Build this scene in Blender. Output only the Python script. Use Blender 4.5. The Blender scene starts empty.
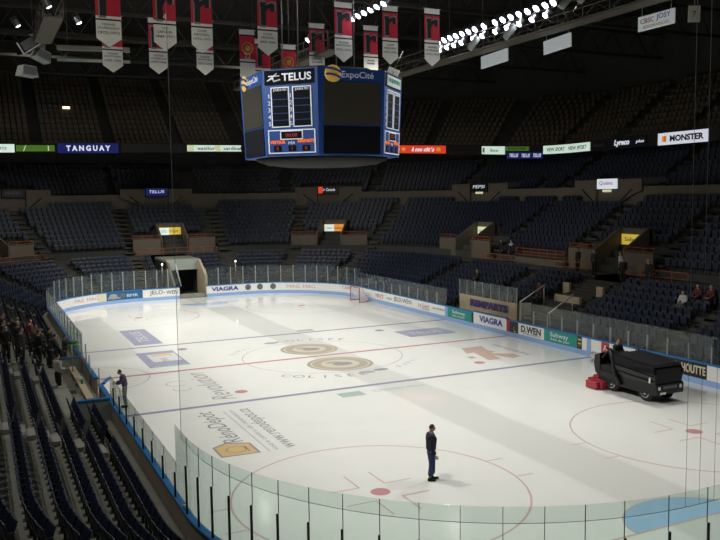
import bpy, bmesh, math, random, bisect
from mathutils import Vector, Matrix
random.seed(7)
S = bpy.context.scene
COL = S.collection
PI = math.pi

# ------------------------------------------------------------------ materials
def mat(name, color, rough=.6, metal=0., spec=.5, emit=None, estr=0., noise=0., nscale=3., alpha=None, bump=0.):
    m = bpy.data.materials.new(name); m.use_nodes = True
    nt = m.node_tree; b = nt.nodes['Principled BSDF']
    c = (*color, 1.)
    b.inputs['Base Color'].default_value = c
    b.inputs['Roughness'].default_value = rough
    b.inputs['Metallic'].default_value = metal
    b.inputs['Specular IOR Level'].default_value = spec
    if emit:
        b.inputs['Emission Color'].default_value = (*emit, 1.); b.inputs['Emission Strength'].default_value = estr
    if noise:
        tc = nt.nodes.new('ShaderNodeTexCoord'); n = nt.nodes.new('ShaderNodeTexNoise')
        n.inputs['Scale'].default_value = nscale; n.inputs['Detail'].default_value = 5
        nt.links.new(tc.outputs['Object'], n.inputs['Vector'])
        mx = nt.nodes.new('ShaderNodeMix'); mx.data_type = 'RGBA'
        mx.inputs['A'].default_value = (*[v*(1-noise) for v in color], 1.); mx.inputs['B'].default_value = (*[min(1, v*(1+noise)) for v in color], 1.)
        nt.links.new(n.outputs['Fac'], mx.inputs['Factor']); nt.links.new(mx.outputs['Result'], b.inputs['Base Color'])
        if bump:
            bp = nt.nodes.new('ShaderNodeBump'); bp.inputs['Strength'].default_value = bump
            nt.links.new(n.outputs['Fac'], bp.inputs['Height']); nt.links.new(bp.outputs['Normal'], b.inputs['Normal'])
    return m

def glass_mat(name, tint, milky=.02):
    m = bpy.data.materials.new(name); m.use_nodes = True; nt = m.node_tree
    nt.nodes.clear()
    out = nt.nodes.new('ShaderNodeOutputMaterial'); tr = nt.nodes.new('ShaderNodeBsdfTransparent'); gl = nt.nodes.new('ShaderNodeBsdfGlossy')
    tr.inputs['Color'].default_value = (*tint, 1); gl.inputs['Roughness'].default_value = .06
    lw = nt.nodes.new('ShaderNodeLayerWeight'); lw.inputs['Blend'].default_value = .5
    pw = nt.nodes.new('ShaderNodeMath'); pw.operation = 'POWER'; pw.inputs[1].default_value = 5.; nt.links.new(lw.outputs['Facing'], pw.inputs[0])
    fr = nt.nodes.new('ShaderNodeMath'); fr.operation = 'MULTIPLY_ADD'; fr.inputs[1].default_value = .7; fr.inputs[2].default_value = .03; nt.links.new(pw.outputs[0], fr.inputs[0])
    mx = nt.nodes.new('ShaderNodeMixShader'); nt.links.new(fr.outputs[0], mx.inputs[0])
    nt.links.new(tr.outputs[0], mx.inputs[1]); nt.links.new(gl.outputs[0], mx.inputs[2])
    df = nt.nodes.new('ShaderNodeBsdfDiffuse'); df.inputs['Color'].default_value = (.62, .72, .68, 1)
    m2 = nt.nodes.new('ShaderNodeMixShader'); m2.inputs[0].default_value = milky
    nt.links.new(mx.outputs[0], m2.inputs[1]); nt.links.new(df.outputs[0], m2.inputs[2])
    nt.links.new(m2.outputs[0], out.inputs['Surface'])
    return m

M = {}
M['white'] = mat('board_white', (.80, .80, .77), .3, noise=.05, nscale=2)
M['cream'] = mat('board_cream', (.74, .66, .5), .35)
M['kick'] = mat('kick_blue', (.27, .42, .70), .35, noise=.08)
M['cap'] = mat('cap_blue', (.02, .16, .42), .4, noise=.1)
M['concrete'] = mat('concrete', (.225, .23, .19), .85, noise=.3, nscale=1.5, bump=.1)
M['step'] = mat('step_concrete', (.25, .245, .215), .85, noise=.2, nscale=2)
M['concrete_dark'] = mat('concrete_shaded', (.045, .045, .04), .9, noise=.3, nscale=1.2)  # darker copy of the concrete, dimness of the far stands put into its colour
M['boardback'] = mat('board_backing', (.30, .255, .205), .8, noise=.25, nscale=2)
M['wallbeige'] = mat('beige_wall', (.125, .103, .075), .8, noise=.15)
M['seat'] = mat('seat_navy', (.009, .014, .036), .4, noise=.2, nscale=5)
M['seat_edge'] = mat('seat_hardware', (.016, .018, .022), .5)
M['seat_far'] = mat('seat_navy_rows', (.0095, .015, .031), .5, noise=.25, nscale=.7)
M['seat_old'] = mat('seat_brown_rows', (.12, .095, .065), .6, noise=.3, nscale=.7)
M['black'] = mat('black_paint', (.005, .005, .006), .5, spec=.3)
M['blackgloss'] = mat('black_gloss', (.006, .007, .008), .3, spec=.35)
M['rubber'] = mat('rubber', (.012, .012, .012), .8)
M['dark'] = mat('dark_shell', (.018, .017, .015), .9, noise=.3, nscale=.5)
M['steel'] = mat('steel', (.45, .45, .44), .35, metal=.8)
M['chrome'] = mat('chrome', (.7, .7, .68), .25, metal=.9)
M['alu'] = mat('aluminium_post', (.42, .44, .43), .45, metal=.3)
M['truss_dark'] = mat('truss_dark', (.03, .028, .022), .7)
M['truss'] = mat('truss_lamplit', (.10, .09, .065), .6, noise=.3)  # lighter truss colour, light of the nearby lamps painted in
M['tan'] = mat('tan_wood', (.47, .385, .26), .5, noise=.2, nscale=6)
M['red'] = mat('red_paint', (.33, .025, .04), .45)
M['orange'] = mat('orange_rail', (.30, .075, .02), .55)
M['glass'] = glass_mat('rink_glass', (.95, .985, .97), .015)
M['glass_thick'] = glass_mat('tempered_end_glass', (.90, .965, .94), .02)
M['sb_blue'] = mat('scoreboard_blue', (.012, .048, .19), .5, spec=.3, emit=(.012, .05, .20), estr=.12)  # housing is no lamp; weak glow added to brighten the blue
M['sb_screen'] = mat('led_screen_glow', (.016, .015, .011), .8, spec=.15, emit=(.04, .037, .026), estr=.22)  # dead screen with a faint glow added to lift its tone
M['sb_black'] = mat('led_panel', (.004, .005, .008), .8, spec=.08)
M['sb_drum'] = mat('drum_black', (.012, .011, .009), .8, spec=.2)
M['sb_white'] = mat('backlit_white', (.6, .62, .66), .4, emit=(.75, .8, .9), estr=.16)
M['sb_orange'] = mat('led_orange', (.5, .1, .02), .4, emit=(1., .16, .02), estr=.55)
M['sb_red'] = mat('led_red', (.25, .02, .02), .4, emit=(.8, .04, .03), estr=.12)
M['sb_gold'] = mat('emblem_gold', (.6, .36, .08), .4, emit=(.7, .4, .08), estr=.25)
M['b_red'] = mat('banner_red', (.50, .018, .04), .8, emit=None)
M['b_white'] = mat('banner_white', (.78, .78, .70), .8)
M['b_black'] = mat('banner_black', (.012, .012, .014), .8)
M['b_grey'] = mat('banner_grey', (.22, .22, .22), .8)
M['b_gold'] = mat('banner_gold', (.55, .28, .05), .8)
def em(name, c, s): return mat(name, c, .5, emit=c, estr=s)
M['e_white'] = em('lit_white', (.72, .9, .78), .75)
M['e_white2'] = em('lit_cool_white', (.8, .85, .95), .7)
M['e_green'] = em('lit_green', (.08, .2, .02), .5)
M['e_navy'] = em('lit_navy', (.006, .012, .12), .6)
M['e_yellow'] = em('lit_yellow', (.8, .58, .08), .55)
M['e_yelpale'] = em('lit_pale_yellow', (.75, .78, .45), .6)
M['e_red'] = em('lit_red', (.8, .05, .015), .75)
M['e_dark'] = em('unlit_led', (.006, .006, .008), .1)
M['e_orange'] = em('lit_orange', (.85, .3, .03), .7)
M['lamp'] = em('lamp_lens', (.80, .82, 1.), 22.)
M['lamp_dim'] = em('lamp_lens_dim', (.75, .82, 1.), 5.)
M['ink'] = mat('ink_black', (.02, .02, .022), .5)
M['ink_grey'] = mat('ink_grey', (.13, .13, .14), .4)
M['ink_blue'] = mat('ink_blue', (.03, .06, .30), .5)
M['ink_red'] = mat('ink_red', (.45, .05, .04), .5)
M['ink_pink'] = mat('ink_pink', (.62, .30, .25), .5)
M['teal'] = mat('board_teal', (.015, .26, .22), .4)
M['adblue'] = mat('board_blue', (.02, .12, .30), .4)
M['adblack'] = mat('board_black', (.02, .016, .014), .4)
M['purple'] = mat('purple_vinyl', (.06, .025, .16), .5)
M['yellow'] = mat('yellow_paint', (.6, .45, .05), .5)
M['pale'] = mat('pale_panel', (.32, .36, .32), .5)
M['skin'] = mat('skin', (.42, .24, .16), .55)
M['hair_dark'] = mat('hair_dark', (.018, .013, .010), .7)
M['hair_brown'] = mat('hair_brown', (.10, .05, .025), .7)
M['hair_white'] = mat('hair_white', (.5, .48, .44), .7)
M['eye'] = mat('eye', (.03, .02, .02), .3)
CL = {k: mat('cloth_'+k, c, .85, noise=.15, nscale=8) for k, c in dict(navy=(.008, .010, .022), black=(.009, .009, .010), jeans=(.018, .038, .105), white=(.42, .42, .40),
      purple=(.050, .032, .075), grey=(.13, .13, .12), brown=(.11, .075, .045), red=(.085, .014, .014), green=(.05, .22, .05), char=(.022, .022, .026)).items()}

# ------------------------------------------------------------------ object helpers
def link(o, parent=None):
    COL.objects.link(o)
    if parent is not None: o.parent = parent
    return o
def tag(o, label=None, cat=None, group=None, kind=None):
    if label: o['label'] = label
    if cat: o['category'] = cat
    if group: o['group'] = group
    if kind: o['kind'] = kind
    return o
def empty(name, label, cat, loc=(0, 0, 0), rz=0., group=None):
    o = bpy.data.objects.new(name, None); o.empty_display_size = .2
    COL.objects.link(o); o.location = loc; o.rotation_euler = (0, 0, rz)
    return tag(o, label, cat, group)
class MB:
    """collects shapes into one mesh; material slots by key"""
    def __init__(s): s.v = []; s.f = []; s.m = []; s.keys = []; s.sm = []
    def slot(s, k):
        if k not in s.keys: s.keys.append(k)
        return s.keys.index(k)
    def add(s, v, f, k='_', smooth=False):
        n = len(s.v); s.v += [tuple(p) for p in v]; i = s.slot(k)
        for q in f: s.f.append([a+n for a in q]); s.m.append(i); s.sm.append(smooth)
    def bm(s, b, k='_', smooth=False):
        b.verts.index_update(); s.add([v.co[:] for v in b.verts], [[v.index for v in f.verts] for f in b.faces], k, smooth); b.free()
    def box(s, a, b, k='_', bev=0., mtx=None, seg=1):
        bm = bmesh.new(); bmesh.ops.create_cube(bm, size=1)
        for v in bm.verts: v.co = Vector([(a[i]+b[i])/2 + v.co[i]*(b[i]-a[i]) for i in range(3)])
        if bev: bmesh.ops.bevel(bm, geom=list(bm.edges), offset=bev, segments=seg, affect='EDGES', profile=.5)
        if mtx is not None: bmesh.ops.transform(bm, matrix=mtx, verts=bm.verts)
        s.bm(bm, k, False)
    def tube(s, pts, r, k='_', n=8, cap=True):
        pts = [Vector(p) for p in pts]; rs = r if isinstance(r, (list, tuple)) else [r]*len(pts)
        rings = []; up = None; v = []; f = []
        for i, p in enumerate(pts):
            d = (pts[min(i+1, len(pts)-1)] - pts[max(i-1, 0)]).normalized()
            a = d.cross(Vector((0, 0, 1)) if abs(d.z) < .95 else Vector((1, 0, 0))).normalized()
            if up is not None and a.dot(up) < 0: a = -a
            up = a; b = d.cross(a)
            v += [p + (a*math.cos(2*PI*j/n) + b*math.sin(2*PI*j/n))*rs[i] for j in range(n)]
        for i in range(len(pts)-1):
            for j in range(n): f.append([i*n+j, i*n+(j+1) % n, (i+1)*n+(j+1) % n, (i+1)*n+j])
        if cap: f.append(list(range(n))[::-1]); f.append([(len(pts)-1)*n+j for j in range(n)])
        s.add(v, f, k, True)
    def prism(s, poly, lo, hi, axis='y', k='_'):
        """poly of 2D points extruded along an axis: axis y -> (x,z); axis x -> (y,z); axis z -> (x,y)"""
        def mk(p, h): return {'y': (p[0], h, p[1]), 'x': (h, p[0], p[1]), 'z': (p[0], p[1], h)}[axis]
        n = len(poly); v = [mk(p, lo) for p in poly]+[mk(p, hi) for p in poly]
        f = [list(range(n))[::-1], [n+i for i in range(n)]]+[[i, (i+1) % n, n+(i+1) % n, n+i] for i in range(n)]
        s.add(v, f, k)
    def lathe(s, prof, k='_', n=24, mtx=None, ends=True):
        v = []; f = []
        for r, z in prof: v += [Vector((r*math.cos(2*PI*j/n), r*math.sin(2*PI*j/n), z)) for j in range(n)]
        for i in range(len(prof)-1):
            for j in range(n): f.append([i*n+j, i*n+(j+1) % n, (i+1)*n+(j+1) % n, (i+1)*n+j])
        if ends: f.append(list(range(n))[::-1]); f.append([(len(prof)-1)*n+j for j in range(n)])
        if mtx is not None: v = [mtx @ p for p in v]
        s.add(v, f, k, True)
    def ball(s, c, r, k='_', n=2):
        bm = bmesh.new(); bmesh.ops.create_icosphere(bm, subdivisions=n, radius=1)
        r = r if isinstance(r, (tuple, list)) else (r, r, r)
        for v in bm.verts: v.co = Vector([c[i]+v.co[i]*r[i] for i in range(3)])
        s.bm(bm, k, True)
    def build(s, name, m=None, parent=None, kind=None, label=None):
        me = bpy.data.meshes.new(name); me.from_pydata(s.v, [], s.f); 
        for k in s.keys: me.materials.append(m if k == '_' or k not in MATS else MATS[k])
        me.polygons.foreach_set('material_index', s.m); me.polygons.foreach_set('use_smooth', s.sm)
        me.validate()
        bm = bmesh.new(); bm.from_mesh(me); bmesh.ops.recalc_face_normals(bm, faces=bm.faces); bm.to_mesh(me); bm.free()
        me.update()
        o = bpy.data.objects.new(name, me); link(o, parent)
        if kind: o['kind'] = kind
        if label: o['label'] = label
        return o
MATS = M
def raw(name, v, f, m, parent=None, kind=None):
    me = bpy.data.meshes.new(name); me.from_pydata(v, [], f); me.materials.append(m); me.update()
    o = bpy.data.objects.new(name, me); link(o, parent)
    if kind: o['kind'] = kind
    return o
def dup(root, label=None):
    r = root.copy(); COL.objects.link(r)
    if label: r['label'] = label
    for ch in root.children:
        c = ch.copy(); COL.objects.link(c); c.parent = r
        for g in ch.children:
            d = g.copy(); COL.objects.link(d); d.parent = c
    return r
_tc = {}
def text_geo(body, size, extrude=.006, shear=0., width=None, offset=0.):
    """mesh of a line of lettering in its own XY plane, centred; optional exact width"""
    cu = bpy.data.curves.new('lettering', 'FONT'); cu.body = body; cu.size = size; cu.extrude = extrude; cu.shear = shear
    cu.align_x = 'CENTER'; cu.align_y = 'CENTER'; cu.resolution_u = 3; cu.offset = offset
    o = bpy.data.objects.new('lettering_tmp', cu); COL.objects.link(o)
    dg = bpy.context.evaluated_depsgraph_get(); me = bpy.data.meshes.new_from_object(o.evaluated_get(dg))
    v = [tuple(p.co) for p in me.vertices]; f = [list(p.vertices) for p in me.polygons]
    bpy.data.objects.remove(o); bpy.data.curves.remove(cu); bpy.data.meshes.remove(me)
    if v:
        x0 = min(p[0] for p in v); x1 = max(p[0] for p in v); y0 = min(p[1] for p in v); y1 = max(p[1] for p in v)
        cx = (x0+x1)/2; cy = (y0+y1)/2; sx = width/(x1-x0) if width else 1.
        v = [((p[0]-cx)*sx, p[1]-cy, p[2]) for p in v]
    return v, f
def text_obj(body, size, m, parent, mtx, name='lettering', **kw):
    v, f = text_geo(body, size, **kw)
    return raw(name, [tuple(mtx @ Vector(p)) for p in v], f, m, parent)
def frame(origin, xdir, zdir=(0, 0, 1)):
    """matrix that stands lettering up: local x -> xdir, local y -> up, local z -> outwards"""
    x = Vector(xdir).normalized(); u = Vector(zdir).normalized(); n = x.cross(u).normalized(); u = n.cross(x)
    return Matrix(((x[0], u[0], n[0], origin[0]), (x[1], u[1], n[1], origin[1]), (x[2], u[2], n[2], origin[2]), (0, 0, 0, 1)))
ORD = ['first', 'second', 'third', 'fourth', 'fifth', 'sixth', 'seventh', 'eighth', 'ninth', 'tenth', 'eleventh', 'twelfth', 'thirteenth', 'fourteenth', 'fifteenth',
       'sixteenth', 'seventeenth', 'eighteenth', 'nineteenth', 'twentieth', 'twenty-first', 'twenty-second', 'twenty-third', 'twenty-fourth', 'twenty-fifth',
       'twenty-sixth', 'twenty-seventh', 'twenty-eighth', 'twenty-ninth', 'thirtieth', 'thirty-first', 'thirty-second', 'thirty-third', 'thirty-fourth', 'thirty-fifth', 'thirty-sixth', 'thirty-seventh', 'thirty-eighth', 'thirty-ninth', 'fortieth']

# ------------------------------------------------------------------ plan of the rink and of the balcony front
R0 = 8.53; L1 = 43.9; AR = R0*PI/2; L2 = 8.82
def P(u, D):
    """point of the rink outline at arc length u, pushed outwards by D: x, y, outward normal, stretch of arc length"""
    if u < 0:
        a = -u/R0; nx, ny = -math.cos(a), -math.sin(a)
        return -4.41+nx*(R0+D), -21.95+ny*(R0+D), nx, ny, (R0+D)/R0
    if u < L1: return -12.94-D, -21.95+u, -1., 0., 1.
    u -= L1
    if u < AR:
        a = u/R0; nx, ny = -math.cos(a), math.sin(a); return -4.41+nx*(R0+D), 21.95+ny*(R0+D), nx, ny, (R0+D)/R0
    u -= AR
    if u < L2: return -4.41+u, 30.48+D, 0., 1., 1.
    u -= L2
    if u < AR:
        a = u/R0; nx, ny = math.sin(a), math.cos(a); return 4.41+nx*(R0+D), 21.95+ny*(R0+D), nx, ny, (R0+D)/R0
    u -= AR
    return 12.94+D, 21.95-u, 1., 0., 1.
def Pn(u, D):
    """the same, but u < -AR runs on along the near end board"""
    if u >= -AR: return P(u, D)
    w = -u-AR
    return -4.41+w, -30.48-D, 0., -1., 1.
RP = [(-45, 44.5, 14.0), (-20, 44.5, 14.15), (0, 44.5, 14.4), (12, 44.5, 14.5), (19, 43.3, 14.45), (25, 39.5, 14.3), (30, 34, 14.0), (33.5, 28.5, 13.65), (35, 22, 13.42), (35.2, 10, 13.5), (35, -32, 13.6)]
class Path:
    def __init__(s, pts, n=24):
        q = []
        for i in range(len(pts)-1):
            p0 = pts[max(i-1, 0)]; p1 = pts[i]; p2 = pts[i+1]; p3 = pts[min(i+2, len(pts)-1)]
            for k in range(n):
                t = k/n
                q.append(tuple(p1[c]+(p2[c]-p1[c])*t if (i == 0 or i == len(pts)-2) else .5*(2*p1[c]+(p2[c]-p0[c])*t+(2*p0[c]-5*p1[c]+4*p2[c]-p3[c])*t*t+(-p0[c]+3*p1[c]-3*p2[c]+p3[c])*t**3) for c in range(3)))
        q.append(pts[-1]); s.q = q; s.l = [0]
        for a, b in zip(q, q[1:]): s.l.append(s.l[-1]+math.hypot(b[0]-a[0], b[1]-a[1]))
        s.L = s.l[-1]
    def at(s, t, d=0):
        t = min(max(t, 0), s.L-1e-6); i = min(bisect.bisect_right(s.l, t)-1, len(s.q)-2); f = (t-s.l[i])/max(s.l[i+1]-s.l[i], 1e-9)
        a, b = s.q[i], s.q[i+1]
        def nrm(j):
            j0 = max(j-1, 0); j1 = min(j+1, len(s.q)-1); dx = s.q[j1][0]-s.q[j0][0]; dy = s.q[j1][1]-s.q[j0][1]; h = math.hypot(dx, dy); return -dy/h, dx/h
        n0, n1 = nrm(i), nrm(i+1); nx = n0[0]*(1-f)+n1[0]*f; ny = n0[1]*(1-f)+n1[1]*f; h = math.hypot(nx, ny); nx /= h; ny /= h
        return a[0]+(b[0]-a[0])*f+nx*d, a[1]+(b[1]-a[1])*f+ny*d, a[2]+(b[2]-a[2])*f, nx, ny
RIB = Path(RP)
def us_between(a, b, step=.6):
    n = max(1, math.ceil((b-a)/step)); return [a+(b-a)*i/n for i in range(n+1)]
def sweep(fn, us, prof, k, mb, closed=False):
    """sweeps a profile of (offset, height) points along the plan function fn(u, D)"""
    v = []; f = []; n = len(prof)
    for u in us:
        for D, z in prof:
            p = fn(u, D); v.append((p[0], p[1], z))
    m = n if closed else n-1
    for i in range(len(us)-1):
        for j in range(m): f.append([i*n+j, i*n+(j+1) % n, (i+1)*n+(j+1) % n, (i+1)*n+j])
    if closed: f.append(list(range(n))); f.append([(len(us)-1)*n+j for j in range(n)][::-1])
    mb.add(v, f, k)
# ------------------------------------------------------------------ the ice sheet and what is painted in it
def ice_mat():
    m = bpy.data.materials.new('ice'); m.use_nodes = True; nt = m.node_tree; b = nt.nodes['Principled BSDF']
    b.inputs['IOR'].default_value = 1.31
    tc = nt.nodes.new('ShaderNodeTexCoord'); sp = nt.nodes.new('ShaderNodeSeparateXYZ')
    # slow wobble of the resurfacer's wet tracks
    nz = nt.nodes.new('ShaderNodeTexNoise'); nz.inputs['Scale'].default_value = .12; nz.inputs['Detail'].default_value = 2
    nt.links.new(tc.outputs['Object'], nz.inputs['Vector']); nt.links.new(tc.outputs['Object'], sp.inputs[0])
    def math_(op, a, bb, cl=False):
        n = nt.nodes.new('ShaderNodeMath'); n.operation = op; n.use_clamp = cl
        for i, q in enumerate((a, bb)):
            if q is None: continue
            if hasattr(q, 'node'): nt.links.new(q, n.inputs[i])
            else: n.inputs[i].default_value = q
        return n.outputs[0]
    x = math_('ADD', sp.outputs['X'], math_('MULTIPLY', math_('SUBTRACT', nz.outputs['Fac'], .5), .9))
    def rng(v, lo, hi, s=.18):
        def ss(v, e0, e1):
            n = nt.nodes.new('ShaderNodeMapRange'); n.interpolation_type = 'SMOOTHSTEP'
            n.inputs['From Min'].default_value = e0; n.inputs['From Max'].default_value = e1
            nt.links.new(v, n.inputs['Value']); return n.outputs[0]
        a = ss(v, lo-s, lo+s); c = ss(v, hi+s, hi-s) if False else math_('SUBTRACT', 1., ss(v, hi-s, hi+s))
        return math_('MULTIPLY', a, c)
    centre = rng(x, -.75, 1.75)
    left = math_('MULTIPLY', rng(x, -13.5, -9.2), rng(sp.outputs['Y'], 5., 24., .8))
    zam = math_('MULTIPLY', rng(x, 7.9, 13.5), rng(sp.outputs['Y'], -17.5, 27., .6))
    wet = math_('MAXIMUM', math_('MAXIMUM', centre, left), math_('MULTIPLY', zam, .55), True)
    n2 = nt.nodes.new('ShaderNodeTexNoise'); n2.inputs['Scale'].default_value = .9; n2.inputs['Detail'].default_value = 8
    nt.links.new(tc.outputs['Object'], n2.inputs['Vector'])
    base = nt.nodes.new('ShaderNodeMix'); base.data_type = 'RGBA'
    base.inputs['A'].default_value = (.74, .745, .715, 1); base.inputs['B'].default_value = (.82, .82, .785, 1)
    nt.links.new(n2.outputs['Fac'], base.inputs['Factor'])
    c2 = nt.nodes.new('ShaderNodeMix'); c2.data_type = 'RGBA'; c2.inputs['B'].default_value = (.645, .655, .625, 1)
    nt.links.new(base.outputs['Result'], c2.inputs['A']); nt.links.new(math_('MULTIPLY', wet, .85), c2.inputs['Factor'])
    nt.links.new(c2.outputs['Result'], b.inputs['Base Color'])
    r = math_('SUBTRACT', .12, math_('MULTIPLY', wet, .06)); nt.links.new(r, b.inputs['Roughness'])
    return m
ICE = ice_mat()
us_all = us_between(-AR, 123.42, .5)
pts = [P(u, .02)[:2] for u in us_all]
v = [(x, y, 0.) for x, y in pts]
# near right corner and the straight near end
for k in range(1, 13):
    a = PI/2*k/12; v.append((4.41+math.cos(a)*8.53, -21.95-math.sin(a)*8.53, 0.))
n = len(v)
b = MB(); b.v = v+[(x, y, -.12) for x, y, z in v]
b.slot('_'); b.f = [list(range(n))[::-1], [n+i for i in range(n)]]+[[i, (i+1) % n, n+(i+1) % n, n+i] for i in range(n)]
b.m = [0]*len(b.f); b.sm = [False]*len(b.f)
ice = b.build('floor', ICE, kind='structure'); ice['label'] = 'white ice sheet with grey wet tracks and painted markings'; ice['category'] = 'ice floor'

def mk(name, c, r=.16): return mat(name, c, r, noise=.06, nscale=1.)
MK = dict(red=mk('mark_red', (.58, .30, .31)), redpale=mk('mark_red_pale', (.66, .49, .48)), blue=mk('mark_blue', (.34, .34, .45)), bluepale=mk('mark_bluegrey', (.52, .50, .52)), crease=mk('mark_crease', (.38, .57, .78)),
          grey=mk('mark_grey', (.46, .46, .465)), dgrey=mk('mark_dark_grey', (.36, .355, .37)), lgrey=mk('mark_light_grey', (.58, .57, .545)), ad=mk('mark_ad_blue', (.40, .41, .53)), ad2=mk('mark_ad_pale', (.72, .72, .74)),
          yel=mk('mark_yellow', (.78, .60, .26)), orange=mk('mark_orange', (.74, .53, .25)), brown=mk('mark_brown', (.47, .43, .35)), tan=mk('mark_tan', (.64, .59, .48)), rust=mk('mark_rust', (.60, .45, .37)), green=mk('mark_green', (.45, .56, .50)))
def mark(name, v, f, c, z=.003): return raw(name, [(p[0], p[1], z) for p in v], f, MK[c], ice)
def ring(name, cx, cy, r, w, c, a0=0, a1=2*PI, z=.003, sx=1., sy=1.):
    n = max(8, int(64*(a1-a0)/(2*PI))); v = []; f = []
    for i in range(n+1):
        a = a0+(a1-a0)*i/n
        for q in (r-w/2, r+w/2): v.append((cx+math.cos(a)*q*sx, cy+math.sin(a)*q*sy))
    for i in range(n): f.append([2*i, 2*i+1, 2*i+3, 2*i+2])
    return mark(name, v, f, c, z)
def disc(name, cx, cy, r, c, z=.003, sx=1., sy=1.):
    v = [(cx+math.cos(2*PI*i/40)*r*sx, cy+math.sin(2*PI*i/40)*r*sy) for i in range(40)]
    return mark(name, v, [list(range(40))], c, z)
def rect(name, x0, y0, x1, y1, c, z=.003): return mark(name, [(x0, y0), (x1, y0), (x1, y1), (x0, y1)], [[0, 1, 2, 3]], c, z)
def itext(body, x, y, ang, size, c, width=None, z=.004, shear=0., name='ice_lettering'):
    v, f = text_geo(body, size, extrude=0., width=width, shear=shear)
    ca, sa = math.cos(ang), math.sin(ang)
    return mark(name, [(x+p[0]*ca-p[1]*sa, y+p[0]*sa+p[1]*ca) for p in v], f, c, z)
rect('centre_line', -12.9, -.15, 12.9, .15, 'red')
rect('blue_line', -12.9, -7.94, 12.9, -7.62, 'blue'); rect('blue_line', -12.9, 7.62, 12.9, 7.94, 'blue')
rect('goal_line', -11.9, -26.42, 11.9, -26.34, 'redpale'); rect('goal_line', -11.9, 26.34, 11.9, 26.42, 'redpale')
ring('centre_circle', 0, 0, 4.572, .06, 'bluepale')
ring('centre_circle_arc', 0, 0, 4.572, .06, 'redpale', PI*.75, PI*1.25, .0035)
for sx in (-1, 1):
    for sy in (-1, 1):
        X, Y = 6.706*sx, 20.45*sy
        ring('faceoff_circle', X, Y, 4.572, .07, 'redpale'); disc('faceoff_spot', X, Y, .31, 'red')
        for hx in (-1, 1):
            for hy in (-1, 1):
                rect('hash_mark', X+hx*4.57-(0 if hx > 0 else .6), Y+hy*.85-.03, X+hx*4.57+(.6 if hx > 0 else 0), Y+hy*.85+.03, 'redpale')
                x0 = X+hx*.45; y0 = Y+hy*.6
                rect('faceoff_guide', min(x0, x0+hx*.95), y0-.03, max(x0, x0+hx*.95), y0+.03, 'redpale')
                rect('faceoff_guide', x0-.03, min(y0, y0+hy*1.15), x0+.03, max(y0, y0+hy*1.15), 'redpale')
        disc('neutral_spot', 6.706*sx, 6.0*sy, .31, 'red' if sy < 0 else 'dgrey')
for sy in (-1, 1):
    yg = 26.34*sy
    v = [(-2.0, yg), (2.0, yg)]+[(2.0*math.cos(a), yg-sy*1.55*math.sin(a)) for a in [PI*i/24 for i in range(1, 24)]]
    mark('goal_crease', v, [list(range(len(v)))], 'crease', .0025)
    ring('crease_edge', 0, yg, 2.0, .05, 'redpale', 0 if sy < 0 else PI, PI if sy < 0 else 2*PI, .0035, 1., .775)
# referee's arc by the players' bench
ring('referee_crease', -12.9, 0, 3.05, .06, 'bluepale', -PI/2, PI/2)
# crests at centre
for cx, cy, r in ((.05, 2.2, 1.72), (-.02, -2.5, 1.82)):
    disc('crest', cx, cy, r, 'brown', .0032); ring('crest_ring', cx, cy, r*.86, .10, 'tan', z=.0036); disc('crest_field', cx, cy, r*.58, 'tan', .0038)
    disc('crest_badge', cx+.1, cy-.1, r*.26, 'dgrey', .0042, 1.2, .9); disc('crest_badge', cx-.25, cy+.45, r*.17, 'brown', .0042, 1.5, .8)
def arctext(body, r, a_mid, da, size, c, flip=False):
    n = len(body)
    for i, ch in enumerate(body):
        if ch == ' ': continue
        a = a_mid+(i-(n-1)/2)*da*(1 if flip else -1)
        itext(ch, r*math.cos(a), r*math.sin(a), a+PI/2 if flip else a-PI/2, size, c)
arctext('COLISÉE', 5.35, -PI*.62, .125, .85, 'dgrey', True)
arctext('COLISÉE', 5.35, PI*.42, .125, .85, 'dgrey')
disc('crest', .35, -5.1, .45, 'grey', .0032, 1., .7); disc('crest', 1.25, -4.9, .42, 'dgrey', .0032, 1., .6); disc('crest', -1.3, 5.2, .45, 'grey', .0032, 1., .7)
arctext('pepsi', 5.3, -PI*.28, .10, .6, 'ad', True); arctext('pepsi', 5.3, PI*.76, .10, .6, 'ad')
# advertisements in the ice
rect('ice_advert', -9.05, 8.6, -7.3, 14.9, 'ad'); itext('TELUS', -8.2, 11.8, PI/2, 1.0, 'ad2', 4.2)
rect('ice_advert', -9.5, 1.4, -7.3, 6.0, 'ad', .0028); rect('ice_advert_panel', -9.0, 2.9, -7.4, 5.2, 'ad2', .0034); rect('ice_advert_band', -8.8, 4.5, -7.6, 5.05, 'yel', .004)
rect('ice_advert_band', -9.3, 1.5, -7.4, 1.75, 'green', .004); itext('MAX', -8.3, 3.5, PI/2, .6, 'dgrey', 1.1)
itext('Revolution', -7.75, -4.0, PI/2, 1.5, 'grey', 6.2, shear=.3)
ring('ice_scroll', -9.0, -2.9, .55, .09, 'lgrey', .5, 5.2); ring('ice_scroll', -9.05, -4.1, .40, .08, 'lgrey', 2.5, 6.4)
itext('RénoDépôt', -9.15, -11.1, PI/2, 1.05, 'dgrey', 4.7, shear=.1)
itext('www.renodepot.ca', -7.55, -12.0, PI/2, .85, 'dgrey', 6.0)
rect('ice_rule', -8.46, -15.1, -8.40, -9.0, 'lgrey'); itext('votre centre de rénovation', -8.15, -12.0, PI/2, .34, 'grey', 6.0)
mark('ice_advert', [(-10.2, -14.98), (-8.75, -15.05), (-8.75, -13.75), (-9.6, -13.35), (-10.2, -13.75)], [[0, 1, 2, 3, 4]], 'dgrey', .0028)
mark('ice_advert_panel', [(-10.12, -14.88), (-8.85, -14.95), (-8.85, -13.82), (-9.6, -13.5), (-10.12, -13.85)], [[0, 1, 2, 3, 4]], 'orange', .0034)
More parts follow.
